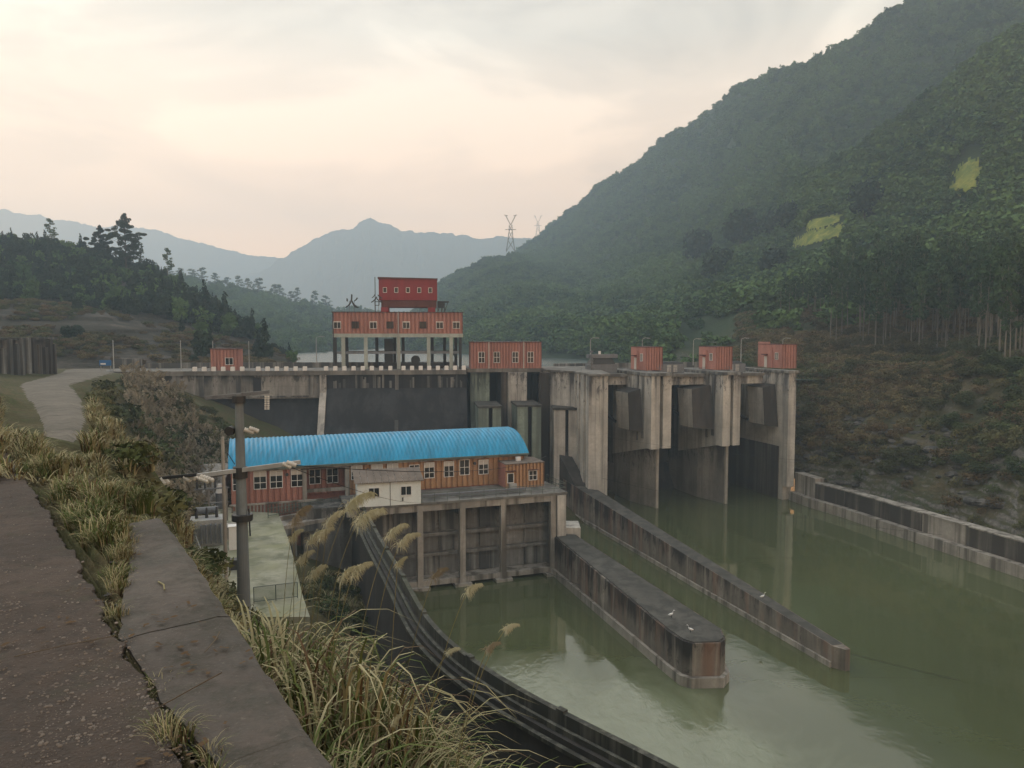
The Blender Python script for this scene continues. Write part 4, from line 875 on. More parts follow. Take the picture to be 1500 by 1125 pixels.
for i, (PF, a0_, a1_, b0_) in enumerate(bays):
    part('deck_beam', MB().box(a0_, a1_, b0_, b0_ + .8, 18.2, 19.45, PF), 'concrete_pale', spill)
    part('deck', MB().box(a0_, a1_, b0_ - .5, b0_ + 14, 19.453, 19.9, PF), 'concrete_deck', spill)
    part('deck_beam', MB().box(a0_, a1_, b0_ + 4.5, b0_ + 5.3, 17.9, 19.45, PF), 'concrete_grey', spill)
    part('breast_wall', MB().box(a0_, a1_, b0_ + 8.5, b0_ + 9.3, 14.2, 19.45, PF), 'concrete_grey', spill)
    for k in range(3):
        aa = a0_ + (a1_ - a0_) * (.18 + .3 * k); part('breast_rib', MB().box(aa, aa + .35, b0_ + 8.2, b0_ + 8.497, 14.2, 19.4, PF), 'concrete_pale', spill)
    gp = []
    for k in range(13):
        th2 = math.radians(28 - k * 5.2); gp.append((b0_ + 10.5 - 9 + 9 * math.cos(th2) + 0.0, 11 + 12 * math.sin(th2)))
    G = np.array([[PF(aa, bb_ + 1.5, zz) for bb_, zz in gp] for aa in (a0_, a1_)])
    part('gate', MB().grid(G), 'steel_dark', spill)
    part('added_backing', MB().box(a0_ - 3.0, a1_ + 2.5, b0_ + 12.5, b0_ + 13.4, -3, 19.44, PF), 'concrete_black', spill)  # dark wall added behind the gates to close off bright gaps
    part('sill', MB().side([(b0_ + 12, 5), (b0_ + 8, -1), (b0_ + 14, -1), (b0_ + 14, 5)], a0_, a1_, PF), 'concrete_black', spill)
    part('gate_arm', MB().bar(PF(a0_ + .8, b0_ + 9, 17.8), PF(a0_ + .2, b0_ + 3.5, 12.5), .38), 'steel_dark', spill)
    part('gate_arm', MB().bar(PF(a1_ - .8, b0_ + 9, 13.5), PF(a1_ - .3, b0_ + 3.5, 12.0), .38), 'steel_dark', spill)
    # hoist frames on deck
    hx = a0_ + (a1_ - a0_) * (.62 if i == 0 else .45)
    ht = thing('gate_hoist', ('grey steel gate hoist on the deck left of the first pier booth', 'grey steel gate hoist on the deck between the first two pier booths', 'grey steel gate hoist on the deck left of the last pier booth')[i], 'hoist', PF(hx, b0_ + 3, 19.9), 'gate hoists on the spillway deck')
    part('base_frame', MB().prism([(hx - 2.2, b0_ + 2), (hx + 2.2, b0_ + 2), (hx + 2.2, b0_ + 4.5), (hx - 2.2, b0_ + 4.5)], 19.903, 21.3, PF), 'steel_grey', ht)
    top_ = 23.0 if i == 0 else 22.2
    part('frame', MB().add([PF(hx - 2.0, b0_ + 2.2, 21.303), PF(hx + 2.0, b0_ + 2.2, 21.303), PF(hx + 2.0, b0_ + 4.3, 21.303), PF(hx - 2.0, b0_ + 4.3, 21.303), PF(hx - 1.4, b0_ + 2.5, top_ - .5), PF(hx + 1.4, b0_ + 2.5, top_ - .5), PF(hx + 1.4, b0_ + 4, top_ - .5), PF(hx - 1.4, b0_ + 4, top_ - .5)],
         [(3, 2, 1, 0), (4, 5, 6, 7), (0, 1, 5, 4), (1, 2, 6, 5), (2, 3, 7, 6), (3, 0, 4, 7)]), 'steel_dark', ht)
    if i == 0:
        part('gangway', MB().box(hx - 2.6, hx + 2.4, b0_ + 2.2, b0_ + 3.2, 22.3, 22.9, PF), 'steel_grey', ht)
        pm = MB()
        for z_ in (20.2, 20.8, 21.4, 22.0, 22.6, 23.2): pm.tube(PF(hx - 2.4, b0_ + 1.7, z_), PF(hx - 2.4, b0_ + 1.7, z_ + .3), .28, 10)
        pm.bar(PF(hx - 2.4, b0_ + 1.7, 19.95), PF(hx - 2.4, b0_ + 1.7, 23.3), .15); part('pulley_column', pm, 'steel_grey', ht)
        part('lamp_globe', MB().tube(PF(hx - .6, b0_ + 2.6, 22.9), PF(hx - .6, b0_ + 2.6, 23.4), .2, 8), 'white_paint', ht)
    else:
        for q_ in (-.9, .2): part('panel', MB().box(hx + q_, hx + q_ + .7, b0_ + 1.85, b0_ + 1.99, 20.1, 21.2, PF), 'steel_pale', ht)
    rl = MB()
    for k in range(9):
        aa = a0_ + .2 + (a1_ - a0_ - .4) * k / 8; rl.bar(PF(aa, b0_ - .3, 19.9), PF(aa, b0_ - .3, 20.9), .05)
    for z_ in (20.4, 20.9): rl.bar(PF(a0_, b0_ - .3, z_), PF(a1_, b0_ - .3, z_), .045)
    part('railing', rl, 'steel_grey', spill)
part('rear_deck', MB().box(-1, 38, 14, 22, 17.5, 19.88, Fr(13, 112, 16)), 'concrete_deck', spill)
part('rear_parapet', MB().box(0, 37, 20.5, 20.8, 19.883, 20.9, Fr(13, 112, 16)), 'concrete_grey', spill)

# booths on the piers
for i, (pxl, pxc, pxr, y0, y1, lb) in enumerate(((923, 947, 970, 509, 543, 'salmon corrugated pier booth nearest the broad bare pier'),
                                             (1022.5, 1050, 1072, 508.5, 542, 'salmon corrugated booth on the second spillway pier'),
                                             (1112, 1147, 1166, 505, 540, 'salmon corrugated booth on the last pier beside the wooded bank'))):
    Yc = (20.4 - CAM_Z) * 0 + PZ(pxc, y1, 20.38).y; c0 = (XY(pxc, Yc), Yc)
    BF = Fr(c0[0], c0[1], 19.5)
    wdt = BF.a_at(pxr); dpt = 4.9 if i < 2 else 6.3
    th_ = thing('pier_booth', lb, 'booth', BF(wdt / 2, dpt / 2, 20.41), 'booths on the spillway piers')
    zt_ = PY(pxc, y0, Yc).z
    building(th_, BF, 0, wdt, 0, dpt, 20.41, zt_, 'wall_orange', 'wall_salmon', pitch=.42, roof=.1, over=.05, roofmat='crane_dark_red')
    LF = Fr(*BF(0, 0)[:2], 19.5 - 90)              # left face frame: a runs toward camera
    window(th_, LF, -1.4, 0.0, 21.8, .75, 1.2, 2, 1)
    dz = 20.42; ad = -3.4 if i < 2 else -4.2
    part('door', MB().box(ad - .35, ad + .35, -.06, -.004, dz, dz + 1.9, LF), 'blind_white', th_)
    part('door_hood', MB().box(ad - .6, ad + .5, -.5, -.004, dz + 2.15, dz + 2.3, LF), 'crane_dark_red', th_)
    part('drainpipe', MB().bar(LF(-2.5, -.1, zt_ - .5), LF(-2.5, -.1, dz), .12), 'wall_salmon', th_)
    if i == 2: part('raised_parapet', MB().box(0, .3, 3.5, dpt, zt_ + .1, zt_ + .45, BF), 'wall_salmon', th_)

# ------------------------------------------------------------------ guide walls in the river
g1 = [(4.3, 80.8), (12.0, 56.3), (12.7, 54.5), (13.3, 54.0), (15.4, 54.1), (16.0, 54.9), (16.2, 56.8), (6.9, 80.8)]
th_ = thing('guide_wall', 'near guide wall in the river with a broad squared tip, below the powerhouse', 'wall', (10, 67, 0), 'river guide walls')
part('wall_body', MB().prism(g1, -3, [4.2] + [3.25] * 6 + [4.2]), 'concrete_wall', th_)
gt = [(4.5, 80.6), (12.15, 56.5), (12.8, 54.7), (13.4, 54.15), (15.3, 54.25), (15.85, 55.0), (16.05, 56.8), (6.7, 80.6)]
part('wall_top', MB().prism(gt, [4.203] + [3.253] * 6 + [4.203], [4.28] + [3.33] * 6 + [4.28]), 'concrete_walltop', th_)
gf = [(4.0, 80.8), (11.75, 56.2), (12.45, 54.2), (13.2, 53.65), (15.6, 53.75), (16.3, 54.8), (16.5, 56.8), (7.1, 80.8)]
part('plinth', MB().prism(gf, -3, .75), 'concrete_foot', th_)
# ledges at its landward end
part('end_block', MB().box(4.5, 7.5, 80.9, 84, -2, 4.9), 'concrete_pale', th_)
base = np.array([[7.4, 110.9], [25.0, 57.2]]); dv = (base[1] - base[0]); Lw = np.linalg.norm(dv); dv /= Lw; nv = np.array([-dv[1], dv[0]])
n_ = 14; prof = []
for i in range(n_ + 1):
    s = Lw * i / n_; wd = 2.6 * (1 - i / n_) + 1.1 * (i / n_); zt_ = 4.6 + (1.75 - 4.6) * i / n_
    prof.append((base[0] + dv * s, wd, zt_))
th_ = thing('guide_wall', 'far long guide wall tapering to a low pointed tip in mid river', 'wall', (16, 84, 0), 'river guide walls')
def wallstrip(prof, off_l, off_r, z0, zf, endcap=True):
    mb = MB(); rows = []
    for p_, wd, zt_ in prof:
        l = p_ + nv * off_l; r = p_ + nv * (wd + off_r); z1 = zf(zt_)
        rows.append([(l[0], l[1], z0), (l[0], l[1], z1), (r[0], r[1], z1), (r[0], r[1], z0)])
    mb.grid(np.array(rows)); k = len(rows)
    mb.f += [(0, 1, 2, 3), (4 * (k - 1) + 3, 4 * (k - 1) + 2, 4 * (k - 1) + 1, 4 * (k - 1))]
    return mb
part('wall_body', wallstrip(prof, 0, 0, -3, lambda z: z), 'concrete_wall', th_)
part('wall_top', MB().grid(np.array([[(*(p_ + nv * .06), z_ + .012), (*(p_ + nv * (wd - .06)), z_ + .012)] for p_, wd, z_ in prof])), 'concrete_walltop', th_)
tip = prof[-1][0] + dv * .9 + nv * .75
e0, e1 = prof[-1][0], prof[-1][0] + nv * prof[-1][1]
part('tip', MB().prism([tuple(e0), tuple(tip - nv * .25), tuple(tip + nv * .2), tuple(e1)], -3, 1.72), 'concrete_wall', th_)
part('plinth', wallstrip(prof, -.18, .15, -3, lambda z: .45), 'concrete_foot', th_)
# the sloping upstream end against the pier
s0 = base[0] - dv * 3.2
def q(s, o, z): p_ = s0 + dv * s + nv * o; return (p_[0], p_[1], z)
part('sloped_end', MB().add([q(0, .1, 0), q(8.2, .1, 0), q(8.2, 2.0, 0), q(0, 1.9, 0), q(0, .1, 9.2), q(8.2, .1, 4.35), q(8.2, 2.0, 4.35), q(0, 1.9, 9.2)],
     [(3, 2, 1, 0), (4, 5, 6, 7), (0, 1, 5, 4), (1, 2, 6, 5), (2, 3, 7, 6), (3, 0, 4, 7)]), 'concrete_soffit', th_)

# right river wall: lower ledge and upper wall in cast lengths
low_px = [(1155, 732), (1185, 743.5), (1230, 757), (1284, 775.5), (1340, 795), (1405, 817), (1500, 849), (1640, 900)]
rb = [PZ(x, y, 0) for x, y in low_px] + [Vector((66, 40, 0)), Vector((78, 5, 0)), Vector((98, -60, 0))]
th_ = thing('river_wall', 'stepped concrete river wall along the foot of the right bank', 'wall', tuple(rb[3]))
for i in range(len(rb) - 1):
    p_, q_ = rb[i], rb[i + 1]; d_ = (q_ - p_).normalized(); nn = Vector((-d_.y, d_.x, 0))
    g_ = d_ * .04; P_ = [p_ + g_, q_ - g_]
    ledge = MB().prism([tuple(P_[0][:2]), tuple(P_[1][:2]), tuple((P_[1] + nn * 1.0)[:2]), tuple((P_[0] + nn * 1.0)[:2])], -3, 1.35)
    part('ledge_block', ledge, 'concrete_foot', th_)
    ft = 3.6 if i else 4.2
    up = MB().prism([tuple((P_[0] + nn * 1.003)[:2]), tuple((P_[1] + nn * 1.003)[:2]), tuple((P_[1] + nn * 2.4)[:2]), tuple((P_[0] + nn * 2.4)[:2])], -3, ft)
    part('wall_block', up, 'concrete_brown' if i not in (0, 4) else 'concrete_foot', th_)
    part('coping', MB().prism([tuple((P_[0] + nn * .93)[:2]), tuple((P_[1] + nn * .93)[:2]), tuple((P_[1] + nn * 2.5)[:2]), tuple((P_[0] + nn * 2.5)[:2])], ft + .003, ft + .15), 'concrete_foot', th_)
# pale seep over the wall
p_ = PZ(1362, 802, 0); d_ = (rb[5] - rb[4]).normalized(); nn = Vector((-d_.y, d_.x, 0))
sp_ = MB()
for k in range(5):
    o_ = p_ + d_ * (k * .32 - .8); top = o_ + nn * .97
    sp_.add([tuple(top - Vector((0, 0, -1.4)) - nn * .01), tuple(top + d_ * .26 + Vector((0, 0, 1.4)) - nn * .01), tuple(top + d_ * .2 + Vector((0, 0, 3.75)) - nn * .05), tuple(top + Vector((0, 0, 3.75)) - nn * .05)], [(0, 1, 2, 3)])
part('lime_runs', sp_, 'white_paint' if False else 'concrete_pale', th_)

# ------------------------------------------------------------------ powerhouse
PH = Fr(XY(333, 75), 75.0, 19.5)
Lp = PH.a_at(771); ZD = 9.0; ZE = 12.45; WB = 11.0
ph = thing('powerhouse', 'long orange corrugated powerhouse under a bright blue barrel roof', 'building', PH(Lp / 2, WB / 2, ZD))
wf = MB(); corr(wf, PH, 0, PH.a_at(443), 0, ZD - .4, ZE, .6, .15); part('front_wall', wf, 'wall_orange', ph)
aP0, aP1 = PH.a_at(443), PH.a_at(506)
wf = MB(); corr(wf, PH, aP0, aP1, 1.6, ZD, ZE, .6, .15); part('porch_wall', wf, 'wall_orange', ph)
wf = MB(); corr(wf, PH, aP1, Lp - .3, 0, ZD + .1, ZE, .6, .15); part('front_wall', wf, 'wall_tan', ph, label='tan right part of the front wall')  # tan sheet right of the porch, orange on the left
part('wall', MB().box(0, aP0 - .01, .03, WB, 2, ZE, PH), 'wall_salmon', ph); part('wall', MB().box(aP0 - .008, aP1 + .008, 1.64, WB, 2, ZE, PH), 'wall_salmon', ph); part('wall', MB().box(aP1 + .01, Lp - .3, .03, WB, 2, ZE, PH), 'wall_salmon', ph)
part('porch_beam', MB().box(aP0 - .4, aP1 + .4, -.3, .2, ZE - .45, ZE - .05, PH), 'concrete_grey', ph)
part('porch_sill', MB().box(aP0, aP1, -.2, .05, ZD + .55, ZD + .9, PH), 'concrete_foot', ph)
for a_ in (aP0, aP1): part('porch_column', MB().box(a_ - .25, a_ + .2, -.35, .15, ZD - 1.2, ZE - .46, PH), 'concrete_foot', ph)
# barrel roof as ribbed sheets
nr = 72; na = 26; hb = WB / 2 + .55; rise = 2.25; G = []
Rr_ = (hb * hb + rise * rise) / (2 * rise); zc = ZE + rise - Rr_; tm = math.asin(hb / Rr_)
for i in range(nr * 4 + 1):
    a_ = -.25 + (Lp + .4) * i / (nr * 4); lift = (0, .07, .07, 0)[i % 4]; row = []
    for k in range(na + 1):
        tt = -tm + 2 * tm * k / na; row.append(PH(a_, WB / 2 + (Rr_ + lift) * math.sin(tt), zc + (Rr_ + lift) * math.cos(tt)))
    G.append(row)
part('barrel_roof', MB().grid(np.array(G)), 'roof_blue', ph, smooth=False)
em = MB()
for a_, th2 in ((-.2, .1), (Lp - .35, .1)):
    pr = [(WB / 2 + (Rr_ - .05) * math.sin(-tm + 2 * tm * k / na), zc + (Rr_ - .05) * math.cos(-tm + 2 * tm * k / na)) for k in range(na + 1)]
    em.side(pr[::-1], a_, a_ + th2, PH)
part('gable', em, 'steel_pale', ph)
part('eave_beam', MB().box(-.2, Lp, -.5, -.1, ZE - .28, ZE - .02, PH), 'concrete_foot', ph)
part('gutter', MB().box(-.25, Lp + .1, -.72, -.50, ZE - .12, ZE + .05, PH), 'rail_green', ph)
for px in (346, 377, 401, 432): window(ph, PH, PH.a_at(px), -.155, 10.25, 1.25, 1.85, 2, 2, .30)
for px in (458, 484): window(ph, PH, PH.a_at(px, 1.6), 1.44, 10.1, 1.2, 1.75, 2, 2, .1)
for px in (520, 550, 573): window(ph, PH, PH.a_at(px), -.155, 10.6, 1.2, 1.55, 2, 2, .45)
for px, bl, z0, h_ in ((605, 0, 11.1, .75), (627, .32, 10.25, 1.75), (656, .3, 10.25, 1.75), (679, 0, 10.35, 1.75), (707, .32, 10.3, 1.65)):
    window(ph, PH, PH.a_at(px), -.155, z0, 1.15, h_, 2, 1 if h_ < 1 else 2, bl)
for px in (417, 694, 536): part('wall_lamp', MB().tube(PH(PH.a_at(px), -.35, 11.6), PH(PH.a_at(px), -.1, 11.6), .17, 8), 'steel_dark', ph)
# deck in front
bF = -6.5; aD0 = PH.a_at(505, bF)
dk = thing('powerhouse_deck', 'concrete deck on tall columns over the water in front of the powerhouse', 'deck', PH(aD0 + 8, bF, 0))
aD1 = PH.a_at(812, bF)
part('deck_slab', MB().box(aD0, aD1 + 1.6, bF, -.11, ZD - .25, ZD, PH), 'concrete_deck', dk)
part('edge_beam', MB().box(aD0, aD1 - .3, bF + .1, bF + .5, ZD - .9, ZD - .253, PH), 'concrete_foot', dk)
part('rear_wall', MB().box(aD0 - 4, aD1 + 1.4, bF + 2.2, -.2, -2, ZD - .253, PH), 'concrete_panel', dk)
cols_px = (614, 677, 738, 812); ca = [PH.a_at(x, bF) for x in cols_px]
for a_ in ca:
    part('column', MB().box(a_ - .3, a_ + .3, bF + .05, bF + .65, .3, ZD - .26, PH), 'concrete_foot', dk)
    part('bracket', MB().box(a_ - .35, a_ + .35, bF + .653, bF + 2.197, ZD - 1.6, ZD - .26, PH), 'concrete_panel', dk)
    part('footing', MB().box(a_ - .9, a_ + .9, bF - .35, bF + 1.2, -1.5, .297, PH), 'concrete_foot', dk)
edges = [ca[0] - 5.2] + ca
for a0_, a1_ in zip(edges[:-1], edges[1:]):
    am = (a0_ + a1_) / 2
    for q0_, q1_ in ((a0_ + .35, am - .22), (am + .22, a1_ - .35)):
        for z0, z1 in ((.9, 2.9), (3.35, 5.0), (5.5, 7.6)):
            mt = 'concrete_panel' if random.random() < .5 else 'concrete_grey'
            part('wall_panel', MB().box(q0_, q1_, bF + 2.02, bF + 2.197, z0, z1, PH), mt, dk)
    part('rail_beam', MB().box(a0_ + .1, a1_ - .1, bF + 1.7, bF + 2.0, 2.93, 3.25, PH), 'concrete_panel', dk)
    part('rail_beam', MB().box(a0_ + .1, a1_ - .1, bF + 1.6, bF + 2.0, 5.05, 5.4, PH), 'concrete_panel', dk)
part('ledge', MB().box(ca[0] - 5.4, aD1, bF + .2, bF + 2.19, .32, .85, PH), 'concrete_foot', dk)
part('end_pier', MB().box(aD1 + .4, aD1 + 1.4, bF - .1, bF + 3, -2, ZD - .3, PH), 'concrete_pale', dk)
# deck railing
def railing(mb, pts, h_=1.0, step=1.2, r=.045, mids=(.5,), dens=0):
    for p_, q_ in zip(pts[:-1], pts[1:]):
        p_, q_ = Vector(p_), Vector(q_); n2 = max(1, round((q_ - p_).length / step))
        for k in range(n2 + 1): s = p_.lerp(q_, k / n2); mb.bar(s, s + Vector((0, 0, h_)), r)
        for m_ in (*mids, 1): mb.bar(p_ + Vector((0, 0, h_ * m_)), q_ + Vector((0, 0, h_ * m_)), r)
        if dens:
            for k in range(dens): s = p_.lerp(q_, (k + .5) / dens); mb.bar(s + Vector((0, 0, .1)), s + Vector((0, 0, h_)), .02)
rl = MB(); railing(rl, [PH(PH.a_at(617, bF), bF + .15, ZD), PH(aD1 + 1.4, bF + .15, ZD), PH(aD1 + 1.4, -1, ZD)], .95, 1.3, .05)
part('railing', rl, 'rail_green', dk)
part('stored_pipes', MB().bar(PH(PH.a_at(618, -5), -5, ZD + .35), PH(PH.a_at(770, -5), -5, ZD + .35), .3), 'steel_grey', dk)

# annex
AX = Fr(XY(740, 82.2), 82.2, 19.5); aw = AX.a_at(797)
th_ = thing('annex', 'small flat roofed orange annex at the right end of the powerhouse', 'building', AX(aw / 2, 1.3, ZD))
bd = 3.6
building(th_, AX, 0, aw, 0, bd, ZD + .003, 11.65, 'wall_tan', 'wall_salmon', .36, .1, .05, roofmat='cabin_roof')
window(th_, AX, AX.a_at(747), -.153, 9.6, .75, 1.1, 1, 1, 0); window(th_, AX, AX.a_at(780), -.153, 9.75, 1.0, 1.1, 2, 2, 0)
for px in (747, 780): part('window_hood', MB().box(AX.a_at(px) - .6, AX.a_at(px) + .6, -.45, -.16, 10.9, 10.98, AX), 'roof_edge_dark', th_)
part('roof_vent', MB().tube(AX(2.1, 1.6, 11.75), AX(2.1, 1.6, 12.15), .32, 12), 'white_paint', th_)
part('air_conditioner', MB().box(AX.a_at(747) - .2, AX.a_at(747) + .6, -.6, -.16, 9.1, 9.55, AX), 'steel_pale', th_)

# white cabin
CB = Fr(*PH(PH.a_at(521, bF + .2), bF + .2)[:2], 15.5); cwid = CB.a_at(615)
th_ = thing('white_cabin', 'white site cabin with grey brown sheet roof at the deck edge', 'cabin', CB(cwid / 2, 1.4, ZD))
part('wall', MB().box(0, cwid, 0, 2.9, ZD + .003, 11.45, CB), 'cabin_white', th_)
nsl = 10
for k in range(nsl):
    x0 = -.3 + (cwid + .6) * k / nsl; x1 = -.3 + (cwid + .6) * (k + 1) / nsl - .03
    part('roof_sheet', MB().add([CB(x0, -.35, 11.40), CB(x1, -.35, 11.40), CB(x1, 3.1, 12.15), CB(x0, 3.1, 12.15), CB(x0, -.35, 11.46), CB(x1, -.35, 11.46), CB(x1, 3.1, 12.21), CB(x0, 3.1, 12.21)], [(3, 2, 1, 0), (4, 5, 6, 7), (0, 1, 5, 4), (1, 2, 6, 5), (2, 3, 7, 6), (3, 0, 4, 7)]), 'cabin_roof', th_)
for px in (545.5, 593): window(th_, CB, CB.a_at(px), -.003, 9.95, 1.1, .95, 2, 1)
part('panel_joint', MB().box(cwid * .505, cwid * .515, -.02, -.002, ZD + .01, 11.4, CB), 'steel_dark', th_)
part('wall_bracket', MB().box(CB.a_at(587), CB.a_at(587) + .12, -.1, -.003, 9.4, 9.75, CB), 'steel_dark', th_)

# low stained balustrade and footbridge left of the cabin
bl = thing('balustrade', 'stained pale concrete balustrade below the left orange wall', 'wall', PH(4, -.8, 8.2))
aB1 = PH.a_at(470, -.8); k = 0; a_ = 0
part('top_rail', MB().box(-.2, aB1, -.95, -.65, ZD - .22, ZD - .05, PH), 'concrete_foot', bl)
while a_ < aB1 - .2:
    part('baluster', MB().box(a_, a_ + .16, -.9, -.72, 7.9, ZD - .223, PH), 'concrete_foot', bl); a_ += .34
fb = thing('footbridge', 'narrow concrete footbridge with iron railing between the yard and the white cabin', 'bridge', PH(10, -4, 7.6))
f0 = PZ(408, 772, 7.7); f1 = PZ(516, 752, 7.7)
FB = Fr(f0.x, f0.y, math.degrees(math.atan2(f1.y - f0.y, f1.x - f0.x))); fl = (f1 - f0).length
part('deck_slab', MB().box(0, fl, 0, 2.0, 7.35, 7.7, FB), 'concrete_foot', fb)
part('girder', MB().box(0, fl, .1, .45, 6.7, 7.347, FB), 'concrete_grey', fb)
part('upper_beam', MB().box(0, fl, 2.003, 2.5, 7.6, 8.1, FB), 'concrete_foot', fb)
rl = MB(); railing(rl, [FB(0, 2.2, 8.1), FB(fl, 2.2, 8.1)], 1.0, 1.2, .05, (.3, .65), 40); part('railing', rl, 'rail_green', fb)
for a_ in (1.5, fl * .55): part('support', MB().box(a_, a_ + .5, .3, 1.5, 1.5, 6.697, FB), 'concrete_grey', fb)

# ------------------------------------------------------------------ curved retaining wall
outer_px = [(530.7, 738), (545, 763), (557, 786), (571, 808), (584, 829), (600, 856), (618.7, 893), (642.7, 925), (680, 957), (720, 984), (760, 1009), (817, 1038), (887, 1073), (993, 1124)]
op = [tuple(PZ(x, y, 8.9)[:2]) for x, y in outer_px] + [tuple(PZ(x, y, 8.9)[:2]) for x, y in ((1100, 1182), (1230, 1262), (1420, 1395), (1700, 1620), (2100, 2000))]
op = np.array(op)
s_ = np.r_[0, np.cumsum(np.hypot(*np.diff(op, axis=0).T))]; q_ = np.linspace(0, s_[-1], 90)
cx_, cy2 = np.interp(q_, s_, op[:, 0]), np.interp(q_, s_, op[:, 1])
kern = np.ones(7) / 7
for _ in range(2):
    px_, py_ = np.pad(cx_, 3, 'edge'), np.pad(cy2, 3, 'edge'); nx_ = np.convolve(px_, kern, 'valid'); ny_ = np.convolve(py_, kern, 'valid')
    nx_[0], ny_[0], nx_[-1], ny_[-1] = cx_[0], cy2[0], cx_[-1], cy2[-1]; cx_, cy2 = nx_, ny_
tgx, tgy = np.gradient(cx_), np.gradient(cy2); l_ = np.hypot(tgx, tgy); lx, ly = tgy / l_, -tgx / l_       # toward land (left/near)
if (lx[20] > 0): lx, ly = -lx, -ly
def sweep(mb, prof_):
    G = np.array([[(cx_[i] + lx[i] * d_, cy2[i] + ly[i] * d_, z) for d_, z in prof_ + [prof_[0]]] for i in range(90)]); mb.grid(G); return mb
cw_ = thing('curved_wall', 'tall dark curved retaining wall sweeping round the tailrace pool', 'wall', (cx_[40], cy2[40], 0))
part('wall_body', sweep(MB(), [(.0, -3), (.0, 8.3), (.95, 8.3), (1.2, 1)]), 'concrete_curve', cw_)
part('outer_parapet', sweep(MB(), [(-.02, 8.303), (-.02, 8.95), (.28, 8.95), (.28, 8.303)]), 'concrete_rim', cw_)
part('inner_kerb', sweep(MB(), [(.55, 8.303), (.55, 8.55), (.72, 8.55), (.72, 8.303)]), 'concrete_rim', cw_)
part('ledge', sweep(MB(), [(.99, 7.85), (.98, 8.05), (1.22, 8.05), (1.2, 7.85)]), 'concrete_rim', cw_)
for i in range(3, 88, 9):
    p_ = Vector((cx_[i] + lx[i] * .02, cy2[i] + ly[i] * .02, 8.95)); d_ = Vector((tgx[i], tgy[i], 0)).normalized() * random.uniform(.2, .45)
    part('parapet_block', MB().bar(p_ + Vector((lx[i] * .12, ly[i] * .12, .06)) - d_, p_ + Vector((lx[i] * .12, ly[i] * .12, .06)) + d_, .3, .12), 'concrete_rim', cw_)

# ------------------------------------------------------------------ poles and lines
def pole(px, pyt, Y, zb_, r0, r1, lb, mat='concrete_mast'):
    x = XY(px, Y); zt_ = PY(px, pyt, Y).z; x = PY(px, pyt, Y).x
    th_ = thing('utility_pole', lb, 'pole', (x, Y, zb_)); part('shaft', MB().tube((x, Y, zb_), (x, Y, zt_), r0, 20, r1), mat, th_, smooth=False)
    return th_, x, zt_
YP = 22.0
th_, xp, ztp = pole(350, 577, YP, 11, .27, .115, 'tall grey concrete utility pole with two cross arms in front of the powerhouse')
def at(px, py, Y=YP): return PY(px, py, Y)
def insul(parent, p_, q_, n_=5, r=.07):
    p_, q_ = Vector(p_), Vector(q_); mb = MB()
    mb.tube(p_, q_, r * .55, 10)
    for k in range(n_): c0 = p_.lerp(q_, (k + .15) / n_); c1 = p_.lerp(q_, (k + .8) / n_); mb.tube(c0, c1, r, 12, r * .85)
    part('insulator', mb, 'insulator_white', parent)
part('cross_arm', MB().bar(at(301, 583), at(394, 574), .09, .10), 'steel_grey', th_)
part('arm_clamp', MB().tube(at(350, 590), at(350, 580), .19, 14), 'steel_dark', th_)
part('cross_arm', MB().bar(at(289, 697, 21.7), at(440, 677, 22.1), .10, .12), 'steel_pale', th_)
part('arm_brace', MB().bar(at(300, 701, 21.8), at(346, 690, 21.85), .07), 'steel_grey', th_)
part('arm_clamp', MB().tube(at(352, 700), at(352, 684), .21, 14), 'steel_dark', th_)
part('band', MB().tube(at(355, 762), at(355, 753), .30, 16), 'steel_dark', th_)
part('pipe_stay', MB().bar(at(364.5, 745), at(366.5, 785), .035), 'steel_dark', th_)
insul(th_, at(358, 629), at(372, 634)); insul(th_, at(365, 627), at(379, 632)); insul(th_, at(414, 679), at(427, 685)); insul(th_, at(420, 677), at(434, 682))
insul(th_, at(288, 699, 21.7), at(306, 706, 21.6)); insul(th_, at(294, 697, 21.7), at(313, 704, 21.6))
for dx_ in (389, 393):
    mb = MB()
    for k in range(8): mb.tube(at(dx_, 580 + k * 2.6), at(dx_, 581.6 + k * 2.6), .035, 8)
    part('hanging_insulator', mb, 'insulator_white', th_)
bx = MB(); pc = at(337, 631, 21.9); bx.tube(pc + Vector((0, -.1, 0)), pc + Vector((0, .1, 0)), .13, 14); bx.bar(pc, at(350, 633), .03); part('cable_coil', bx, 'cable_black', th_)
part('transformer_wire', MB().path([at(336, 640), at(334, 665), at(344, 680)], .012), 'cable_black', th_)

th2_, x2, z2 = pole(210, 668, 24, 15, .075, .065, 'short pale post with a dark cross arm standing in the bushes', 'concrete_foot')
part('post_cap', MB().box(x2 - .12, x2 + .12, 23.9, 24.1, z2, z2 + .06), 'concrete_foot', th2_)
part('cross_arm', MB().bar(at(209, 703, 24), at(290, 695, 22.2), .09, .09), 'steel_dark', th2_)
part('cross_arm', MB().bar(at(192, 707, 24), at(224, 705, 24), .09, .09), 'steel_dark', th2_)
insul(th2_, at(236, 701, 23.3), at(243, 709, 23.2)); insul(th2_, at(241, 701, 23.3), at(247, 708, 23.2)); insul(th2_, at(270, 699, 22.6), at(279, 704, 22.5)); insul(th2_, at(274, 697, 22.6), at(286, 701, 22.4))
th3_, x3, z3 = pole(326, 640, 36, 10, .11, .08, 'thin brown post close left of the big utility pole', 'concrete_foot')
part('post_foot', MB().box(x3 - .6, x3 + .6, 35.6, 36.4, 9.6, 10.4), 'concrete_foot', th3_)
th4_, x4, z4 = pole(234, 702, 30, 15, .10, .09, 'dark post under the long insulator arm left of the yard', 'concrete_soffit')

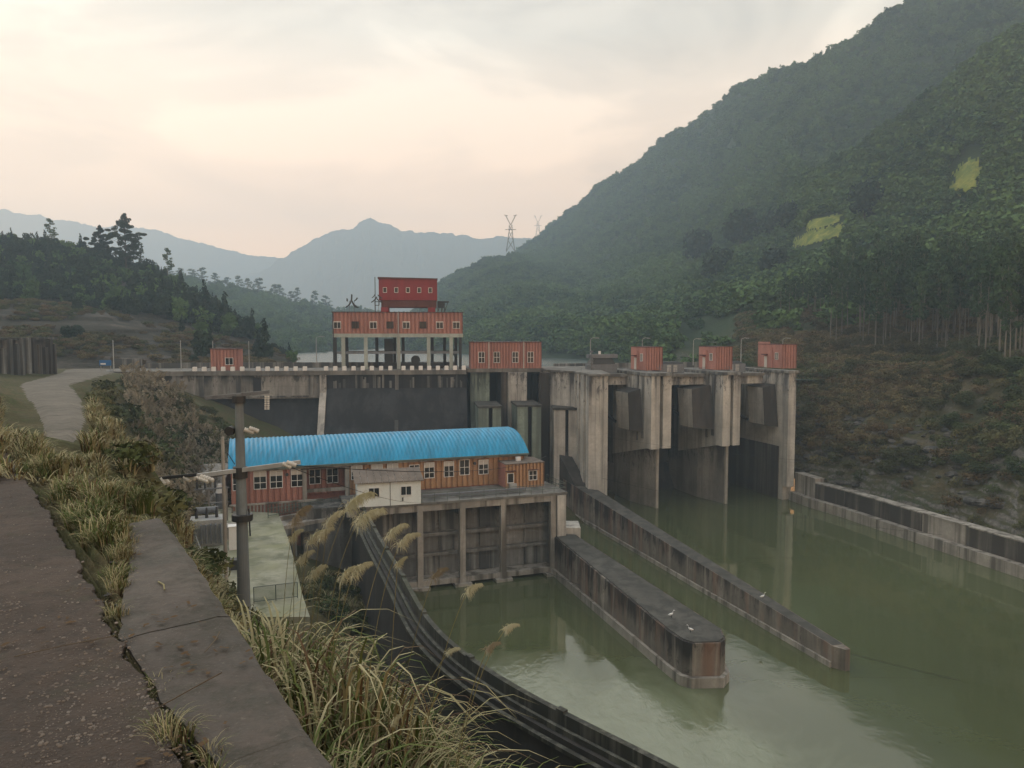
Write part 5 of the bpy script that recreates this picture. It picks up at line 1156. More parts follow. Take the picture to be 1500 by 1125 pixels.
def wire(p_, q_, sag, lb, r=.012, n_=24):
    p_, q_ = Vector(p_), Vector(q_)
    pts = [p_.lerp(q_, k / n_) - Vector((0, 0, sag * 4 * (k / n_) * (1 - k / n_))) for k in range(n_ + 1)]
    solo('overhead_cable', MB().path(pts, r, 4), 'cable_black', lb, 'cable', p_, 'thin overhead cables')
wire(at(434, 682), PY(800, 668, 86), .8, 'thin black cable from the lower cross arm across the blue roof', .02)
wire(at(427, 685), PY(640, 733, 78), .6, 'thin black cable crossing in front of the white cabin', .012)
wire(PY(1248, 958, 57.5), PY(1620, 1035, 52), .3, 'thin dark cable just above the water from the far guide wall tip', .022)
wire(PZ(800, 838, 1.2), PY(1000, 905, 63), .2, 'thin cable along the near guide wall', .02)
wire(PY(880, 700, 103), PY(1600, 800, 85), 1.5, 'thin cable from the spillway across the water to the right bank', .015)
wire(PY(885, 640, 110), PY(1560, 690, 90), 1.2, 'thin cable above the river wall across the right bank scrub', .015)

# ------------------------------------------------------------------ switchyard
YZ = 8.15
def ypt(px, py, z=YZ): return PZ(px, py, z)
p_ = ypt(303, 800); tr = thing('transformer', 'pale power transformer with radiator fins behind the left edge of the yard', 'transformer', tuple(p_))
X0, Y0 = p_.x, p_.y
TF = Fr(X0, Y0, 19.5)
part('tank', MB().box(-1.3, 1.3, 0, 2.0, YZ, YZ + 2.2, TF), 'steel_pale', tr)
for k in range(7): part('radiator_fin', MB().box(-1.2 + k * .38, -1.1 + k * .38, -.5, -.003, YZ + .3, YZ + 1.9, TF), 'steel_grey', tr)
for k in range(3): part('bushing', MB().tube(TF(-.8 + k * .8, 1, YZ + 2.2), TF(-.8 + k * .8, 1, YZ + 3.1), .14, 10, .07), 'steel_dark', tr)
part('conservator', MB().tube(TF(-.9, 1.7, YZ + 2.7), TF(.9, 1.7, YZ + 2.7), .3, 12), 'steel_grey', tr)
sw = thing('switchgear_frame', 'steel switchgear frame with dark insulators beyond the transformer', 'frame', tuple(ypt(300, 765)))
SF = Fr(ypt(300, 765).x, ypt(300, 765).y, 19.5)
for a_ in (-2.8, -1.2, .4, 2.0): part('post', MB().bar(SF(a_, 0, YZ), SF(a_, 0, YZ + 3.2), .14), 'concrete_foot', sw)
part('beam', MB().bar(SF(-3, 0, YZ + 3.2), SF(2.2, 0, YZ + 3.2), .14), 'steel_grey', sw)
part('beam', MB().bar(SF(-3, 0, YZ + 1.8), SF(2.2, 0, YZ + 1.8), .1), 'steel_grey', sw)
for a_ in (-2.4, -1.6, -.6, .1, 1.0, 1.7): part('insulator', MB().tube(SF(a_, 0, YZ + 3.27), SF(a_, 0, YZ + 4.2), .1, 8, .07), 'steel_dark', sw)
lv = thing('vent_cowl', 'small white rounded vent beside the left end of the orange wall', 'vent', tuple(ypt(323, 745)))
vp = ypt(323, 744); part('body', MB().tube((vp.x, vp.y, YZ), (vp.x, vp.y, YZ + 1.6), .45, 14), 'steel_grey', lv); part('cap', MB().tube((vp.x, vp.y, YZ + 1.6), (vp.x, vp.y, YZ + 2.5), .45, 14, .2), 'white_paint', lv)
rp_ = ypt(296, 742); th_ = thing('concrete_ramp', 'sloping pale concrete ramp behind the switchgear', 'ramp', tuple(rp_))
RF = Fr(rp_.x, rp_.y, 12); part('ramp_slab', MB().side([(0, YZ), (9, YZ), (9, YZ + 3.0)], -1.5, 1.5, RF), 'concrete_foot', th_)
for a_ in (-1.6, 1.5): part('side_wall', MB().side([(0, YZ), (9, YZ), (9, YZ + 3.6), (0, YZ + .7)], a_, a_ + .2, RF), 'concrete_foot', th_)
for px, py, w_, h_, lb, mt in ((348, 805, 1.3, 1.9, 'tall white switch box in the yard between the two poles', 'white_paint'), (346, 835, 1.0, .7, 'low dark junction box in the yard beside the big pole', 'steel_dark'), (337, 790, 2.6, 1.0, 'pale concrete tank in the yard behind the thin post', 'concrete_foot')):
    p_ = ypt(px, py); BFx = Fr(p_.x, p_.y, 19.5); th_ = thing('yard_box', lb, 'box', tuple(p_))
    part('body', MB().box(-w_ / 2, w_ / 2, 0, w_ * .6, YZ, YZ + h_, BFx), mt, th_); part('lid', MB().box(-w_ / 2 - .06, w_ / 2 + .06, -.06, w_ * .6 + .06, YZ + h_ + .003, YZ + h_ + .08, BFx), mt, th_)
fm = MB(); railing(fm, [ypt(372, 884), ypt(436, 876)], 1.1, 1.5, .04, (.1,), 44)
solo('mesh_fence', fm, 'rail_green', 'fine green mesh fence at the near end of the pale yard', 'fence', tuple(ypt(372, 884)))
fm = MB(); railing(fm, [ypt(285, 800), ypt(300, 840), ypt(330, 870)], 1.2, 1.3, .05, (.5,), 0)
solo('yard_fence', fm, 'steel_grey', 'grey pipe fence along the left edge of the yard', 'fence', tuple(ypt(285, 800)))
solo('boundary_post', MB().box(ypt(250, 790).x, ypt(250, 790).x + .25, 56, 56.25, 9, 15), 'concrete_foot', 'pale leaning boundary post at the left end of the switchyard', 'post', (ypt(250, 790).x, 56, 9))

# ------------------------------------------------------------------ hill house and pylons
hi, hj = sample_patch(RX, RY, RZ, 758, 409); hp = Vector((RX[hi, hj], RY[hi, hj], RZ[hi, hj])); sc_ = hp.y / F
HF = Fr(hp.x - 20 * sc_, hp.y - 4, 4); th_ = thing('hill_house', 'low white house with open veranda on the dark hill below the pylon', 'house', tuple(hp))
wH = 42 * sc_; hH = 8.0 * sc_
part('wall', MB().box(0, wH, 2.5, 9, hp.z - 6, hp.z + hH, HF), 'cabin_white', th_); part('roof', MB().box(-.5, wH + .5, 0, 9.5, hp.z + hH + .003, hp.z + hH + .7, HF), 'concrete_grey', th_)
for a_ in (.1, .3, .5, .62, .75, .9): part('column', MB().box(wH * a_, wH * a_ + .5, .2, .7, hp.z - 1, hp.z + hH, HF), 'white_paint', th_)
for a_ in (.15, .35, .55, .8): window(th_, HF, wH * a_, 2.49, hp.z + .5, 2.0, 2.2, 2, 1, 0)
part('terrace', MB().box(-1, wH + 1, 0, 2.4, hp.z - 4, hp.z + .1, HF), 'concrete_grey', th_)
def pylon(px, yb, yt, Y, lb):
    b0 = PY(px, yb, Y); H = PY(px, yt, Y).z - b0.z; th_ = thing('pylon', lb, 'pylon', tuple(b0), 'power line pylons'); x, y, z = b0
    mb = MB(); r = .14 * H / 27 + .05
    lv_ = [(0, 3.2), (.3, 2.0), (.55, 1.2), (.72, 1.0)]
    cs = [(-1, -1), (1, -1), (1, 1), (-1, 1)]
    P = [[Vector((x + cx * w2 * H / 27, y + cy3 * w2 * H / 27, z + f * H)) for cx, cy3 in cs] for f, w2 in lv_]
    for k in range(3):
        for c in range(4):
            mb.bar(P[k][c], P[k + 1][c], r * 2); mb.bar(P[k][c], P[k + 1][(c + 1) % 4], r * 1.2); mb.bar(P[k][(c + 1) % 4], P[k + 1][c], r * 1.2)
    part('tower', mb, 'steel_grey', th_)
    for s in (-1, 1):
        hm = MB(); e0 = Vector((x, y, z + .72 * H)); e1 = Vector((x + s * 3.6 * H / 27, y, z + .98 * H)); hm.bar(e0, e1, r * 3)
        hm.bar(e1 - Vector((s * 1.5, 0, 0)) * H / 27, e1 + Vector((s * 1.2, 0, .6)) * H / 27, r * 2.4)
        hm.bar(Vector((x, y, z + .60 * H)), Vector((x + s * 4.0 * H / 27, y, z + .60 * H)), r * 2.4); part('arm', hm, 'steel_grey', th_)
pylon(748, 368, 315, 632, 'tall steel pylon with Y shaped head on the spur above the white house')
pylon(788, 352, 316, 1400, 'faint distant pylon left of the mountain foot')

# ------------------------------------------------------------------ egrets
def egret(p_, lb, face=1, up=False):
    th_ = thing('egret', lb, 'bird', tuple(p_), 'white egrets on the guide walls'); x, y, z = p_
    bm = MB(); s = .85
    rings = []
    prf = [(-.30, .01, .30), (-.22, .05, .31), (-.08, .10, .33), (.06, .10, .37), (.14, .06, .42), (.18, .03, .48), (.15, .022, .58), (.20, .02, .68), (.24, .03, .73), (.28, .018, .73), (.38, .003, .71)]
    for dx_, r_, h_ in prf: rings.append([(x + face * s * dx_, y + math.cos(q) * r_ * s, z + s * h_ + math.sin(q) * r_ * s * 1.1) for q in np.linspace(0, 2 * math.pi, 9)])
    bm.grid(np.array(rings)); part('body', bm, 'feather_white', th_, smooth=True)
    lg = MB(); lg.bar((x, y - .04, z), (x, y - .04, z + .32 * s), .025); lg.bar((x + .06, y + .04, z), (x + .04, y + .04, z + .32 * s), .025); part('legs', lg, 'steel_dark', th_)
egret(PZ(983, 905, 3.55), 'white egret standing on the near guide wall, farther from the tip')
egret(PZ(1011, 927, 3.36), 'white egret on the near guide wall close to its tip', -1)
egret(PZ(1117, 878, 2.72), 'white egret on the far guide wall', 1)

# ------------------------------------------------------------------ vegetation
def leafcloud(n_, clumps, size, seed=0, flat=.6, shape='tri'):
    r = np.random.default_rng(seed); cc = np.array([c[:3] for c in clumps]); rr = np.array([c[3:] for c in clumps])   # rx, rz
    wgt = (rr[:, 0] ** 2); idx = r.choice(len(cc), n_, p=wgt / wgt.sum())
    d = r.normal(size=(n_, 3)); d /= np.linalg.norm(d, axis=1)[:, None]; rad = r.uniform(.45, 1.0, n_) ** .5
    R3 = np.stack([rr[idx, 0], rr[idx, 0], rr[idx, 1]], -1)
    c = cc[idx] + d * R3 * rad[:, None]
    nrm = d + r.normal(size=(n_, 3)) * .7; nrm /= np.linalg.norm(nrm, axis=1)[:, None]
    u = np.cross(nrm, r.normal(size=(n_, 3))); u /= np.linalg.norm(u, axis=1)[:, None]; v = np.cross(nrm, u)
    s = size * r.uniform(.6, 1.4, n_)[:, None]
    V = np.stack([c - u * s, c + v * s * flat, c + u * s, c - v * s * flat], 1).reshape(-1, 3)
    return V, np.arange(n_ * 4).reshape(-1, 4)
def crown_round(seed, n_=420, size=.55):
    r = random.Random(seed); cl = [(0, 0, 4.2, 2.2, 2.4)]
    for k in range(9):
        a_ = r.uniform(0, 6.28); q = r.uniform(.8, 2.3); cl.append((math.cos(a_) * q, math.sin(a_) * q, r.uniform(2.2, 6.2), r.uniform(.8, 1.5), r.uniform(.7, 1.3)))
    return leafcloud(n_, cl, size, seed)
def crown_cone(seed, n_=420):
    r = random.Random(seed); cl = []
    for k in range(12):
        z = 1.2 + k * .62; q = (1 - k / 12.5) * 1.6
        for j in range(3): a_ = r.uniform(0, 6.28); cl.append((math.cos(a_) * q * .55, math.sin(a_) * q * .55, z, q * .6 + .15, .35))
    return leafcloud(n_, cl, .42, seed)
def crown_euc(seed, n_=650, h=15.0, size=.30, low=.45, spread=1.0):
    r = random.Random(seed); cl = []
    for k in range(20):
        f = low + (1 - low) * (k + r.random()) / 20; q = spread * (2.3 - 1.9 * abs(f - .68) / .45) * r.uniform(.3, 1.0); a_ = r.uniform(0, 6.28)
        cl.append((math.cos(a_) * q, math.sin(a_) * q, h * f, r.uniform(.55, 1.1) * spread, r.uniform(.35, .7) * spread))
    cl.append((0, 0, h * .97, .8, .8)); return leafcloud(n_, cl, size, seed), cl
def trunk_mesh(h, r0, cl=None, bend=0.15, seed=0):
    r = random.Random(seed); mb = MB(); pts = [Vector((0, 0, -1.0))]
    for k in range(1, 7): pts.append(Vector((r.uniform(-bend, bend) * k / 3, r.uniform(-bend, bend) * k / 3, h * k / 6)))
    for k in range(6): mb.tube(pts[k], pts[k + 1], r0 * (1 - k / 7), 7, r0 * (1 - (k + 1) / 7), cap=False)
    for c in (cl or [])[:16]:
        zt_ = max(h * .2, c[2] - 1.2); f = min(.98, zt_ / h) * 6; k = min(5, int(f)); p_ = pts[k].lerp(pts[k + 1], f - k); mb.tube(p_, (c[0], c[1], c[2]), r0 * .28, 5, r0 * .08, cap=False)
    return mb
# --- shared tree meshes
ME = {}
for k in range(3):
    V, Q_ = crown_round(40 + k); ME['round%d' % k] = npmesh('crown', V, Q_, ['leaf_forest'])
    (V, Q_), cl_ = crown_euc(60 + k); ME['euc%d' % k] = npmesh('crown', V, Q_, ['leaf_euc']); ME['euct%d' % k] = trunk_mesh(14.5, .16, cl_, .12, k).mesh('trunk', 'bark_pale')
V, Q_ = crown_round(140, 1100, .24); ME['fine0'] = npmesh('crown', V, Q_, ['leaf_bank']); V, Q_ = crown_round(141, 1100, .24); ME['fine1'] = npmesh('crown', V, Q_, ['leaf_bank'])
V, Q_ = crown_cone(5); ME['cone0'] = npmesh('crown', V, Q_, ['leaf_dark']); ME['conet0'] = trunk_mesh(7, .14).mesh('trunk', 'bark_dark')
V, Q_ = crown_round(91, 700, .45); ME['big0'] = npmesh('crown', V, Q_, ['leaf_dark']); ME['roundt'] = trunk_mesh(4.5, .22).mesh('trunk', 'bark_dark')
def tree(kind, p_, s, lb, group, cat='tree', sz=None, name='tree', lean=0):
    cm, tm_ = {'euc': ('euc%d' % random.randrange(3), None), 'round': ('round%d' % random.randrange(3), 'roundt'), 'cone': ('cone0', 'conet0'), 'big': ('big0', 'roundt')}[kind]
    if kind == 'euc': tm_ = 'euct' + cm[-1]
    o = bpy.data.objects.new(name, None); COL.objects.link(o); o.location = p_; o.scale = (s, s, sz or s); o.rotation_euler = (lean, lean * .5, random.uniform(0, 6.28)); tag(o, lb, cat, group)
    for nm, me in (('trunk', ME[tm_]), ('crown', ME[cm])):
        c = bpy.data.objects.new(nm, me); COL.objects.link(c); c.parent = o
    return o
# two great eucalypts on the left skyline
def big_euc(px, yb, yt, Y, seed, lb, spread):
    b0 = PY(px, yb, Y); H = PY(px, yt, Y).z - b0.z
    th_ = thing('eucalyptus_tree', lb, 'tree', tuple(b0), 'two tall skyline trees')
    r = random.Random(seed); cl = []
    for k in range(95):
        f = .26 + .74 * (k + .5) / 95; env = spread * min(1, 2.6 * (1.0 - f)) * (.6 + .4 * min(1, (f - .2) * 3))
        a_ = r.uniform(0, 6.28); q = env * r.uniform(.15, 1.0) * H; cl.append((math.cos(a_) * q, math.sin(a_) * q, H * f, H * r.uniform(.035, .07) * (.45 + .55 * env / spread), H * r.uniform(.02, .04)))
    V, Q2 = leafcloud(13000, cl, .20, seed); V = V + np.array([0, 0, 0])
    me = npmesh('crown', V, Q2, ['leaf_dark']); c = bpy.data.objects.new('crown', me); COL.objects.link(c); c.parent = th_
    tm2 = MB(); tm2.tube((0, 0, -2), (0, 0, H * .5), .28, 8, .17, cap=False); tm2.tube((0, 0, H * .5), (0, 0, H * .96), .17, 8, .05, cap=False)
    for c2 in cl: tm2.tube((0, 0, max(H * .15, c2[2] - H * .09)), c2[:3], .07, 4, .02, cap=False)
    c = bpy.data.objects.new('trunk', tm2.mesh('trunk', 'bark_dark')); COL.objects.link(c); c.parent = th_
big_euc(185, 400, 314, 225, 4, 'tallest eucalyptus on the left skyline with layered open crown', .40)
big_euc(148, 392, 331, 232, 9, 'slightly shorter eucalyptus just left of the tallest skyline tree', .36)

def onpatch(X, Y, Z, px, py):
    i, j = sample_patch(X, Y, Z, px, py); return Vector((X[i, j], Y[i, j], Z[i, j]))
# skyline trees of the left hill (seen one by one)
for px in list(range(-8, 132, 9)) + [212, 222, 236, 250]:
    js = np.argmin(np.abs(LX[:, 150] / LY[:, 150] * F + 750 - px)); col = np.array([ypix(LY[js, j], LZ[js, j]) for j in range(0, 220)]); j = int(np.argmin(col))
    p_ = Vector((LX[js, j], LY[js, j], LZ[js, j])); tree('euc' if random.random() < .12 else 'round', p_ - Vector((0, 0, .8)), random.uniform(.55, .85), 'small dark tree in the row along the left hill skyline', 'trees along the left hill skyline', sz=random.uniform(.5, .8), name='skyline_tree')
for px in (205, 232, 252, 268, 284, 300, 318, 335, 352, 366, 380, 404, 412, 428, 436, 462, 478):
    js = int(np.argmin(np.abs(HX[:, 100] / HY[:, 100] * F + 750 - px))); col = np.array([ypix(HY[js, j], HZ[js, j]) for j in range(150)]); j = int(np.argmin(col))
    tree('euc', Vector((HX[js, j], HY[js, j], HZ[js, j] - 5)), random.uniform(1.5, 2.2), 'hazy tree standing out on the wooded ridge left of the gantry building', 'hazy trees on the wooded ridge', sz=random.uniform(.95, 1.3), name='ridge_tree')
for px, py, s in ((302, 470, 1.25), (288, 478, .95), (332, 482, 1.1), (310, 482, 1.2), (240, 450, 1.0), (262, 456, .9), (275, 462, 1.0), (388, 528, 1.0), (378, 528, .7), (322, 490, .9), (205, 440, .9), (222, 446, 1.0)):
    tree('cone', onpatch(LX, LY, LZ, px, py), s, 'dark pointed conifer at the edge of the left wooded slope', 'dark conifers on the left slope', name='conifer')
# eucalyptus grove on the right bank
for k in range(130):
    px = random.uniform(1215, 1520); py = random.uniform(446, 520) + max(0, (px - 1270)) * .14 * random.random()
    p_ = onpatch(RX, RY, RZ, px, py)
    tree('euc', p_, random.uniform(.62, .9), 'slender eucalyptus with bare pale trunk in the grove on the right bank', 'slender eucalypts of the right bank grove', sz=random.uniform(.85, 1.15), name='eucalyptus_tree', lean=random.uniform(-.03, .03))
for k in range(26):
    px = 1140 + k * 6 + random.uniform(-3, 3); p_ = onpatch(RX, RY, RZ, px, 466 - (px - 1150) * .09 + random.uniform(-5, 3))
    tree('euc', p_, random.uniform(.45, .65), 'thin young eucalyptus in the row above the terrace edge', 'young eucalypts along the terrace edge', sz=random.uniform(.55, .72), name='eucalyptus_tree')
for px, py, s, lb in ((1016, 392, 2.1, 'big round dark tree left of the yellow fields'), (1082, 372, 2.2, 'big round dark tree nearest the yellow field'), (1128, 352, 1.5, 'dark tree directly left of the yellow field'), (1150, 345, 1.5, 'dark tree touching the left edge of the yellow field'),
                      (1045, 420, 1.6, 'round tree below the big dark trees'), (1260, 330, 1.6, 'dark leafy tree right of the yellow field'), (1130, 415, 1.3, 'leafy tree below the yellow field')):
    tree('big', onpatch(RX, RY, RZ, px, py), s * 1.35, lb, 'large round trees on the right slope', name='round_tree')

# --- forest masses through geometry nodes
def scatter(name, pts, scl, protos, kind='stuff'):
    pts = np.array(pts); scl = np.array(scl); which = rng.integers(0, len(protos), len(pts))
    for k, pm_ in enumerate(protos):
        sel = which == k
        if not sel.any(): continue
        me = bpy.data.meshes.new(name); me.vertices.add(int(sel.sum())); me.vertices.foreach_set('co', pts[sel].astype(np.float32).ravel())
        at_ = me.attributes.new('scl', 'FLOAT_VECTOR', 'POINT'); at_.data.foreach_set('vector', scl[sel].astype(np.float32).ravel())
        ar = me.attributes.new('rot', 'FLOAT_VECTOR', 'POINT'); rv = np.zeros((int(sel.sum()), 3)); rv[:, 2] = rng.uniform(0, 6.28, len(rv)); ar.data.foreach_set('vector', rv.astype(np.float32).ravel())
        o = bpy.data.objects.new(name, me); COL.objects.link(o); o['kind'] = 'stuff'
        po = bpy.data.objects.new(name + '_source', pm_)
        ng = bpy.data.node_groups.new('scatter', 'GeometryNodeTree')
        ng.interface.new_socket('Geometry', in_out='INPUT', socket_type='NodeSocketGeometry'); ng.interface.new_socket('Geometry', in_out='OUTPUT', socket_type='NodeSocketGeometry')
        gi = ng.nodes.new('NodeGroupInput'); go = ng.nodes.new('NodeGroupOutput'); ip = ng.nodes.new('GeometryNodeInstanceOnPoints'); ob = ng.nodes.new('GeometryNodeObjectInfo')
        ob.inputs['Object'].default_value = po; ob.inputs['As Instance'].default_value = True
        a1_ = ng.nodes.new('GeometryNodeInputNamedAttribute'); a1_.data_type = 'FLOAT_VECTOR'; a1_.inputs[0].default_value = 'scl'
        a2_ = ng.nodes.new('GeometryNodeInputNamedAttribute'); a2_.data_type = 'FLOAT_VECTOR'; a2_.inputs[0].default_value = 'rot'
        ng.links.new(gi.outputs[0], ip.inputs['Points']); ng.links.new(ob.outputs['Geometry'], ip.inputs['Instance'])
        ng.links.new(a1_.outputs[0], ip.inputs['Scale']); ng.links.new(a2_.outputs[0], ip.inputs['Rotation']); ng.links.new(ip.outputs[0], go.inputs[0])
        md = o.modifiers.new('scatter', 'NODES'); md.node_group = ng
def patch_points(X, Y, Z, n_, i_rng, j_rng, dens=None, wexp=1.0):
    """random surface points, even by projected area"""
    i = rng.uniform(i_rng[0], i_rng[1] - 1.01, n_ * 3); j = rng.uniform(j_rng[0], j_rng[1] - 1.01, n_ * 3)
    i0, j0 = i.astype(int), j.astype(int); fi, fj = i - i0, j - j0
    def B(A): return A[i0, j0] * (1 - fi) * (1 - fj) + A[i0 + 1, j0] * fi * (1 - fj) + A[i0, j0 + 1] * (1 - fi) * fj + A[i0 + 1, j0 + 1] * fi * fj
    P = np.stack([B(X), B(Y), B(Z)], -1)
    e1 = np.stack([X[i0 + 1, j0] - X[i0, j0], Y[i0 + 1, j0] - Y[i0, j0]], -1); e2 = np.stack([X[i0, j0 + 1] - X[i0, j0], Y[i0, j0 + 1] - Y[i0, j0]], -1)
    area = np.abs(e1[:, 0] * e2[:, 1] - e1[:, 1] * e2[:, 0]) / np.hypot(P[:, 0], P[:, 1]) ** wexp
    if dens is not None: area = area * dens(i, j, P)
    keep = rng.random(len(area)) < np.clip(area / np.quantile(area[area > 0], .90), 0, 1)
    return P[keep][:n_], i[keep][:n_], j[keep][:n_]
def col_of(px, X, Y, j): return int(np.argmin(np.abs(X[:, j] / Y[:, j] * F + 750 - px)))
def dens_right(i, j, P):
    px = P[:, 0] / P[:, 1] * F + 750; z = P[:, 2]; py = 562.5 - F * ((z - CAM_Z) * cp + P[:, 1] * sp) / (P[:, 1] * cp - (z - CAM_Z) * sp)
    d = np.ones(len(px))
    d[(px > 985) & (px < 1240) & (py > 458)] = .03                      # scraped terraces behind the booths
    d[(px > 1165) & (py > 505)] = .06                                   # rocky bank
    d[(px > 1165) & (py > 430) & (py <= 505)] *= .35
    d[P[:, 1] < 165] = 0
    for fi_, fj_, a_, b_ in FIELDS: d[(np.abs(i - fi_) < a_) & (j < fj_ + b_) & (j > fj_ - b_ - 9)] = 0
    d *= np.clip(.35 + 2.2 * (fbm(P[:, 0] * .03, P[:, 1] * .03 + z * .03, 3) + .25), .12, 1)
    return d
P, i_, j_ = patch_points(RX, RY, RZ, 27000, (0, 560), (22, 384), dens_right, 1.1)
D = np.hypot(P[:, 0], P[:, 1]); s = rng.uniform(.45, 1.25, len(P)) * np.clip(1.15 - D / 1500, .8, 1.15); P[:, 2] -= 1.9 * s
scatter('forest', P, np.stack([s * 1.15, s * 1.15, s * rng.uniform(.65, 1.15, len(P))], -1), [ME['round0'], ME['round1'], ME['round2']])
def dens_left(i, j, P):
    px = P[:, 0] / P[:, 1] * F + 750; py = 562.5 - F * ((P[:, 2] - CAM_Z) * cp + P[:, 1] * sp) / (P[:, 1] * cp - (P[:, 2] - CAM_Z) * sp)
    lim = np.interp(px, [-400, 0, 100, 200, 300, 360, 420], [440, 438, 446, 462, 482, 500, 505])
    return np.where(py < lim, 1.0, .012)
P, i_, j_ = patch_points(LX, LY, LZ, 2600, (90, 350), (20, 215), dens_left, .6)
s = rng.uniform(.3, .7, len(P)); P[:, 2] -= 1.2 * s
scatter('left_forest', P, np.stack([s, s, s * rng.uniform(.8, 1.5, len(P))], -1), [ME['big0'], ME['big0'], ME['round1'], ME['cone0']])
P, i_, j_ = patch_points(HX, HY, HZ, 4500, (40, 300), (5, 135), None, 1.0)
P = P[P[:, 2] > 17]
s = rng.uniform(.5, 1.1, len(P)); P[:, 2] -= 1.6 * s
scatter('distant_forest', P, np.stack([s, s, s * rng.uniform(.7, 1.5, len(P))], -1), [ME['round0'], ME['round2'], ME['round1']])
P, i_, j_ = patch_points(LX, LY, LZ, 1500, (90, 350), (4, 120), lambda i, j, P: np.clip(.05 + 2.5 * (fbm(P[:, 0] * .06, P[:, 1] * .08 + 70, 4) + .05), 0, 1), .6)
PB_ = P
# scrub on the right bank
def dens_bank(i, j, P):
    px = P[:, 0] / P[:, 1] * F + 750; py = 562.5 - F * ((P[:, 2] - CAM_Z) * cp + P[:, 1] * sp) / (P[:, 1] * cp - (P[:, 2] - CAM_Z) * sp)
    d = np.where((px > 980) & (py > 450), 1.0, 0.0); d[(py > 655 + (px - 1200) * .16)] *= .22; d *= np.clip(.1 + 3.0 * (fbm(P[:, 0] * .12, P[:, 1] * .12 + P[:, 2] * .1, 4) + .12), .04, 1); return d
V, Q_ = leafcloud(260, [(0, 0, .5, .8, .5), (.5, .3, .4, .5, .4), (-.5, .2, .45, .5, .4), (0, -.5, .3, .5, .35)], .14, 77, .4); ME['bush'] = npmesh('bush', V, Q_, ['leaf_scrub'])
V, Q_ = leafcloud(260, [(0, 0, .5, .8, .5), (.5, .3, .6, .5, .4), (-.4, .2, .45, .5, .4)], .13, 78, .5); ME['bush_g'] = npmesh('bush', V, Q_, ['leaf_bank']); ME['bush_b'] = npmesh('bush', V, Q_, ['leaf_brown'])
def dens_near(i, j, P):
    px = P[:, 0] / P[:, 1] * F + 750; py = 562.5 - F * ((P[:, 2] - CAM_Z) * cp + P[:, 1] * sp) / (P[:, 1] * cp - (P[:, 2] - CAM_Z) * sp)
    d = np.clip(.05 + 2.6 * (fbm(P[:, 0] * .06, P[:, 1] * .06 + P[:, 2] * .1 + 40, 3) + .06), 0, 1); d[(P[:, 1] > 170) | (py > 700)] = 0; d[(px < 1240) & (py > 455)] *= .25; d[py > 560] *= .35; return d
P, i_, j_ = patch_points(RX, RY, RZ, 900, (300, 560), (4, 200), dens_near, .8)
s = rng.uniform(.25, .62, len(P)); P[:, 2] -= .9 * s
scatter('bank_trees', P, np.stack([s * 1.2, s * 1.2, s * rng.uniform(.6, .9, len(P))], -1), [ME['fine0'], ME['fine1']])
P, i_, j_ = patch_points(RX, RY, RZ, 9000, (300, 560), (6, 200), dens_bank, .8)
s = rng.uniform(.6, 1.7, len(P)); P[:, 2] -= .15
scatter('bank_scrub', P, np.stack([s, s, s], -1), [ME['bush'], ME['bush'], ME['bush_g'], ME['bush_b']])
s = rng.uniform(.5, 1.5, len(PB_)); scatter('hillside_scrub', PB_, np.stack([s, s, s * .7], -1), [ME['bush'], ME['bush_g'], ME['bush_b']])
# rocks on the bank
def rock_mesh(seed):
    r = np.random.default_rng(seed); th = np.linspace(0, 2 * math.pi, 9); G = []
    for k, ph_ in enumerate(np.linspace(-1.4, 1.4, 6)): G.append([(math.cos(q) * math.cos(ph_) * (1 + .25 * math.sin(3 * q + k + seed)), math.sin(q) * math.cos(ph_) * .8 * (1 + .2 * math.cos(2 * q + seed)), math.sin(ph_) * .55) for q in th])
    return MB().grid(np.array(G)).mesh('rock', 'rock_grey')
ME['rock0'] = rock_mesh(1); ME['rock1'] = rock_mesh(2)
P, i_, j_ = patch_points(RX, RY, RZ, 900, (300, 560), (1, 60), None, .6)
keep = fbm(P[:, 0] * .09, P[:, 2] * .25 + 5, 3) > .02; P = P[keep]; s = rng.uniform(.25, 1.0, len(P)) ** 2 * 1.7; P[:, 2] -= s * .25; scatter('bank_rocks', P, np.stack([s, s * .8, s * .6], -1), [ME['rock0'], ME['rock1']])

# --- grass
def blades(n_, length, spread, width, seed, droop=1.0, segs=6, base=.25):
    r = np.random.default_rng(seed); a_ = r.uniform(0, 6.28, n_); L = length * r.uniform(.45, 1.1, n_); out = spread * r.uniform(.2, 1.0, n_)
    b0 = np.stack([np.cos(a_ + 1) * base * r.uniform(0, 1, n_), np.sin(a_ + 1) * base * r.uniform(0, 1, n_)], -1)
    t_ = np.linspace(0, 1, segs + 1); Vs = []
    dirx, diry = np.cos(a_), np.sin(a_)
    for k, tt in enumerate(t_):
        h_ = L * (tt * 1.25 - droop * .75 * tt ** 2.4 * r.uniform(.6, 1.1, n_) * 1.0 if False else tt * 1.2 - droop * .62 * tt ** 2.6)
        o_ = out * L * (tt ** 1.7)
        w_ = width * (1 - tt ** 2) * .5 + .0006
        x = b0[:, 0] + dirx * o_; y = b0[:, 1] + diry * o_
        Vs.append(np.stack([np.stack([x - diry * w_, y + dirx * w_, h_], -1), np.stack([x + diry * w_, y - dirx * w_, h_], -1)], 1))
    V = np.stack(Vs, 1).reshape(-1, 3); idx = np.arange(n_)[:, None] * (segs + 1) * 2; f = []
    for k in range(segs): f.append(idx + np.array([2 * k, 2 * k + 1, 2 * k + 3, 2 * k + 2])[None])
    return V, np.concatenate(f)
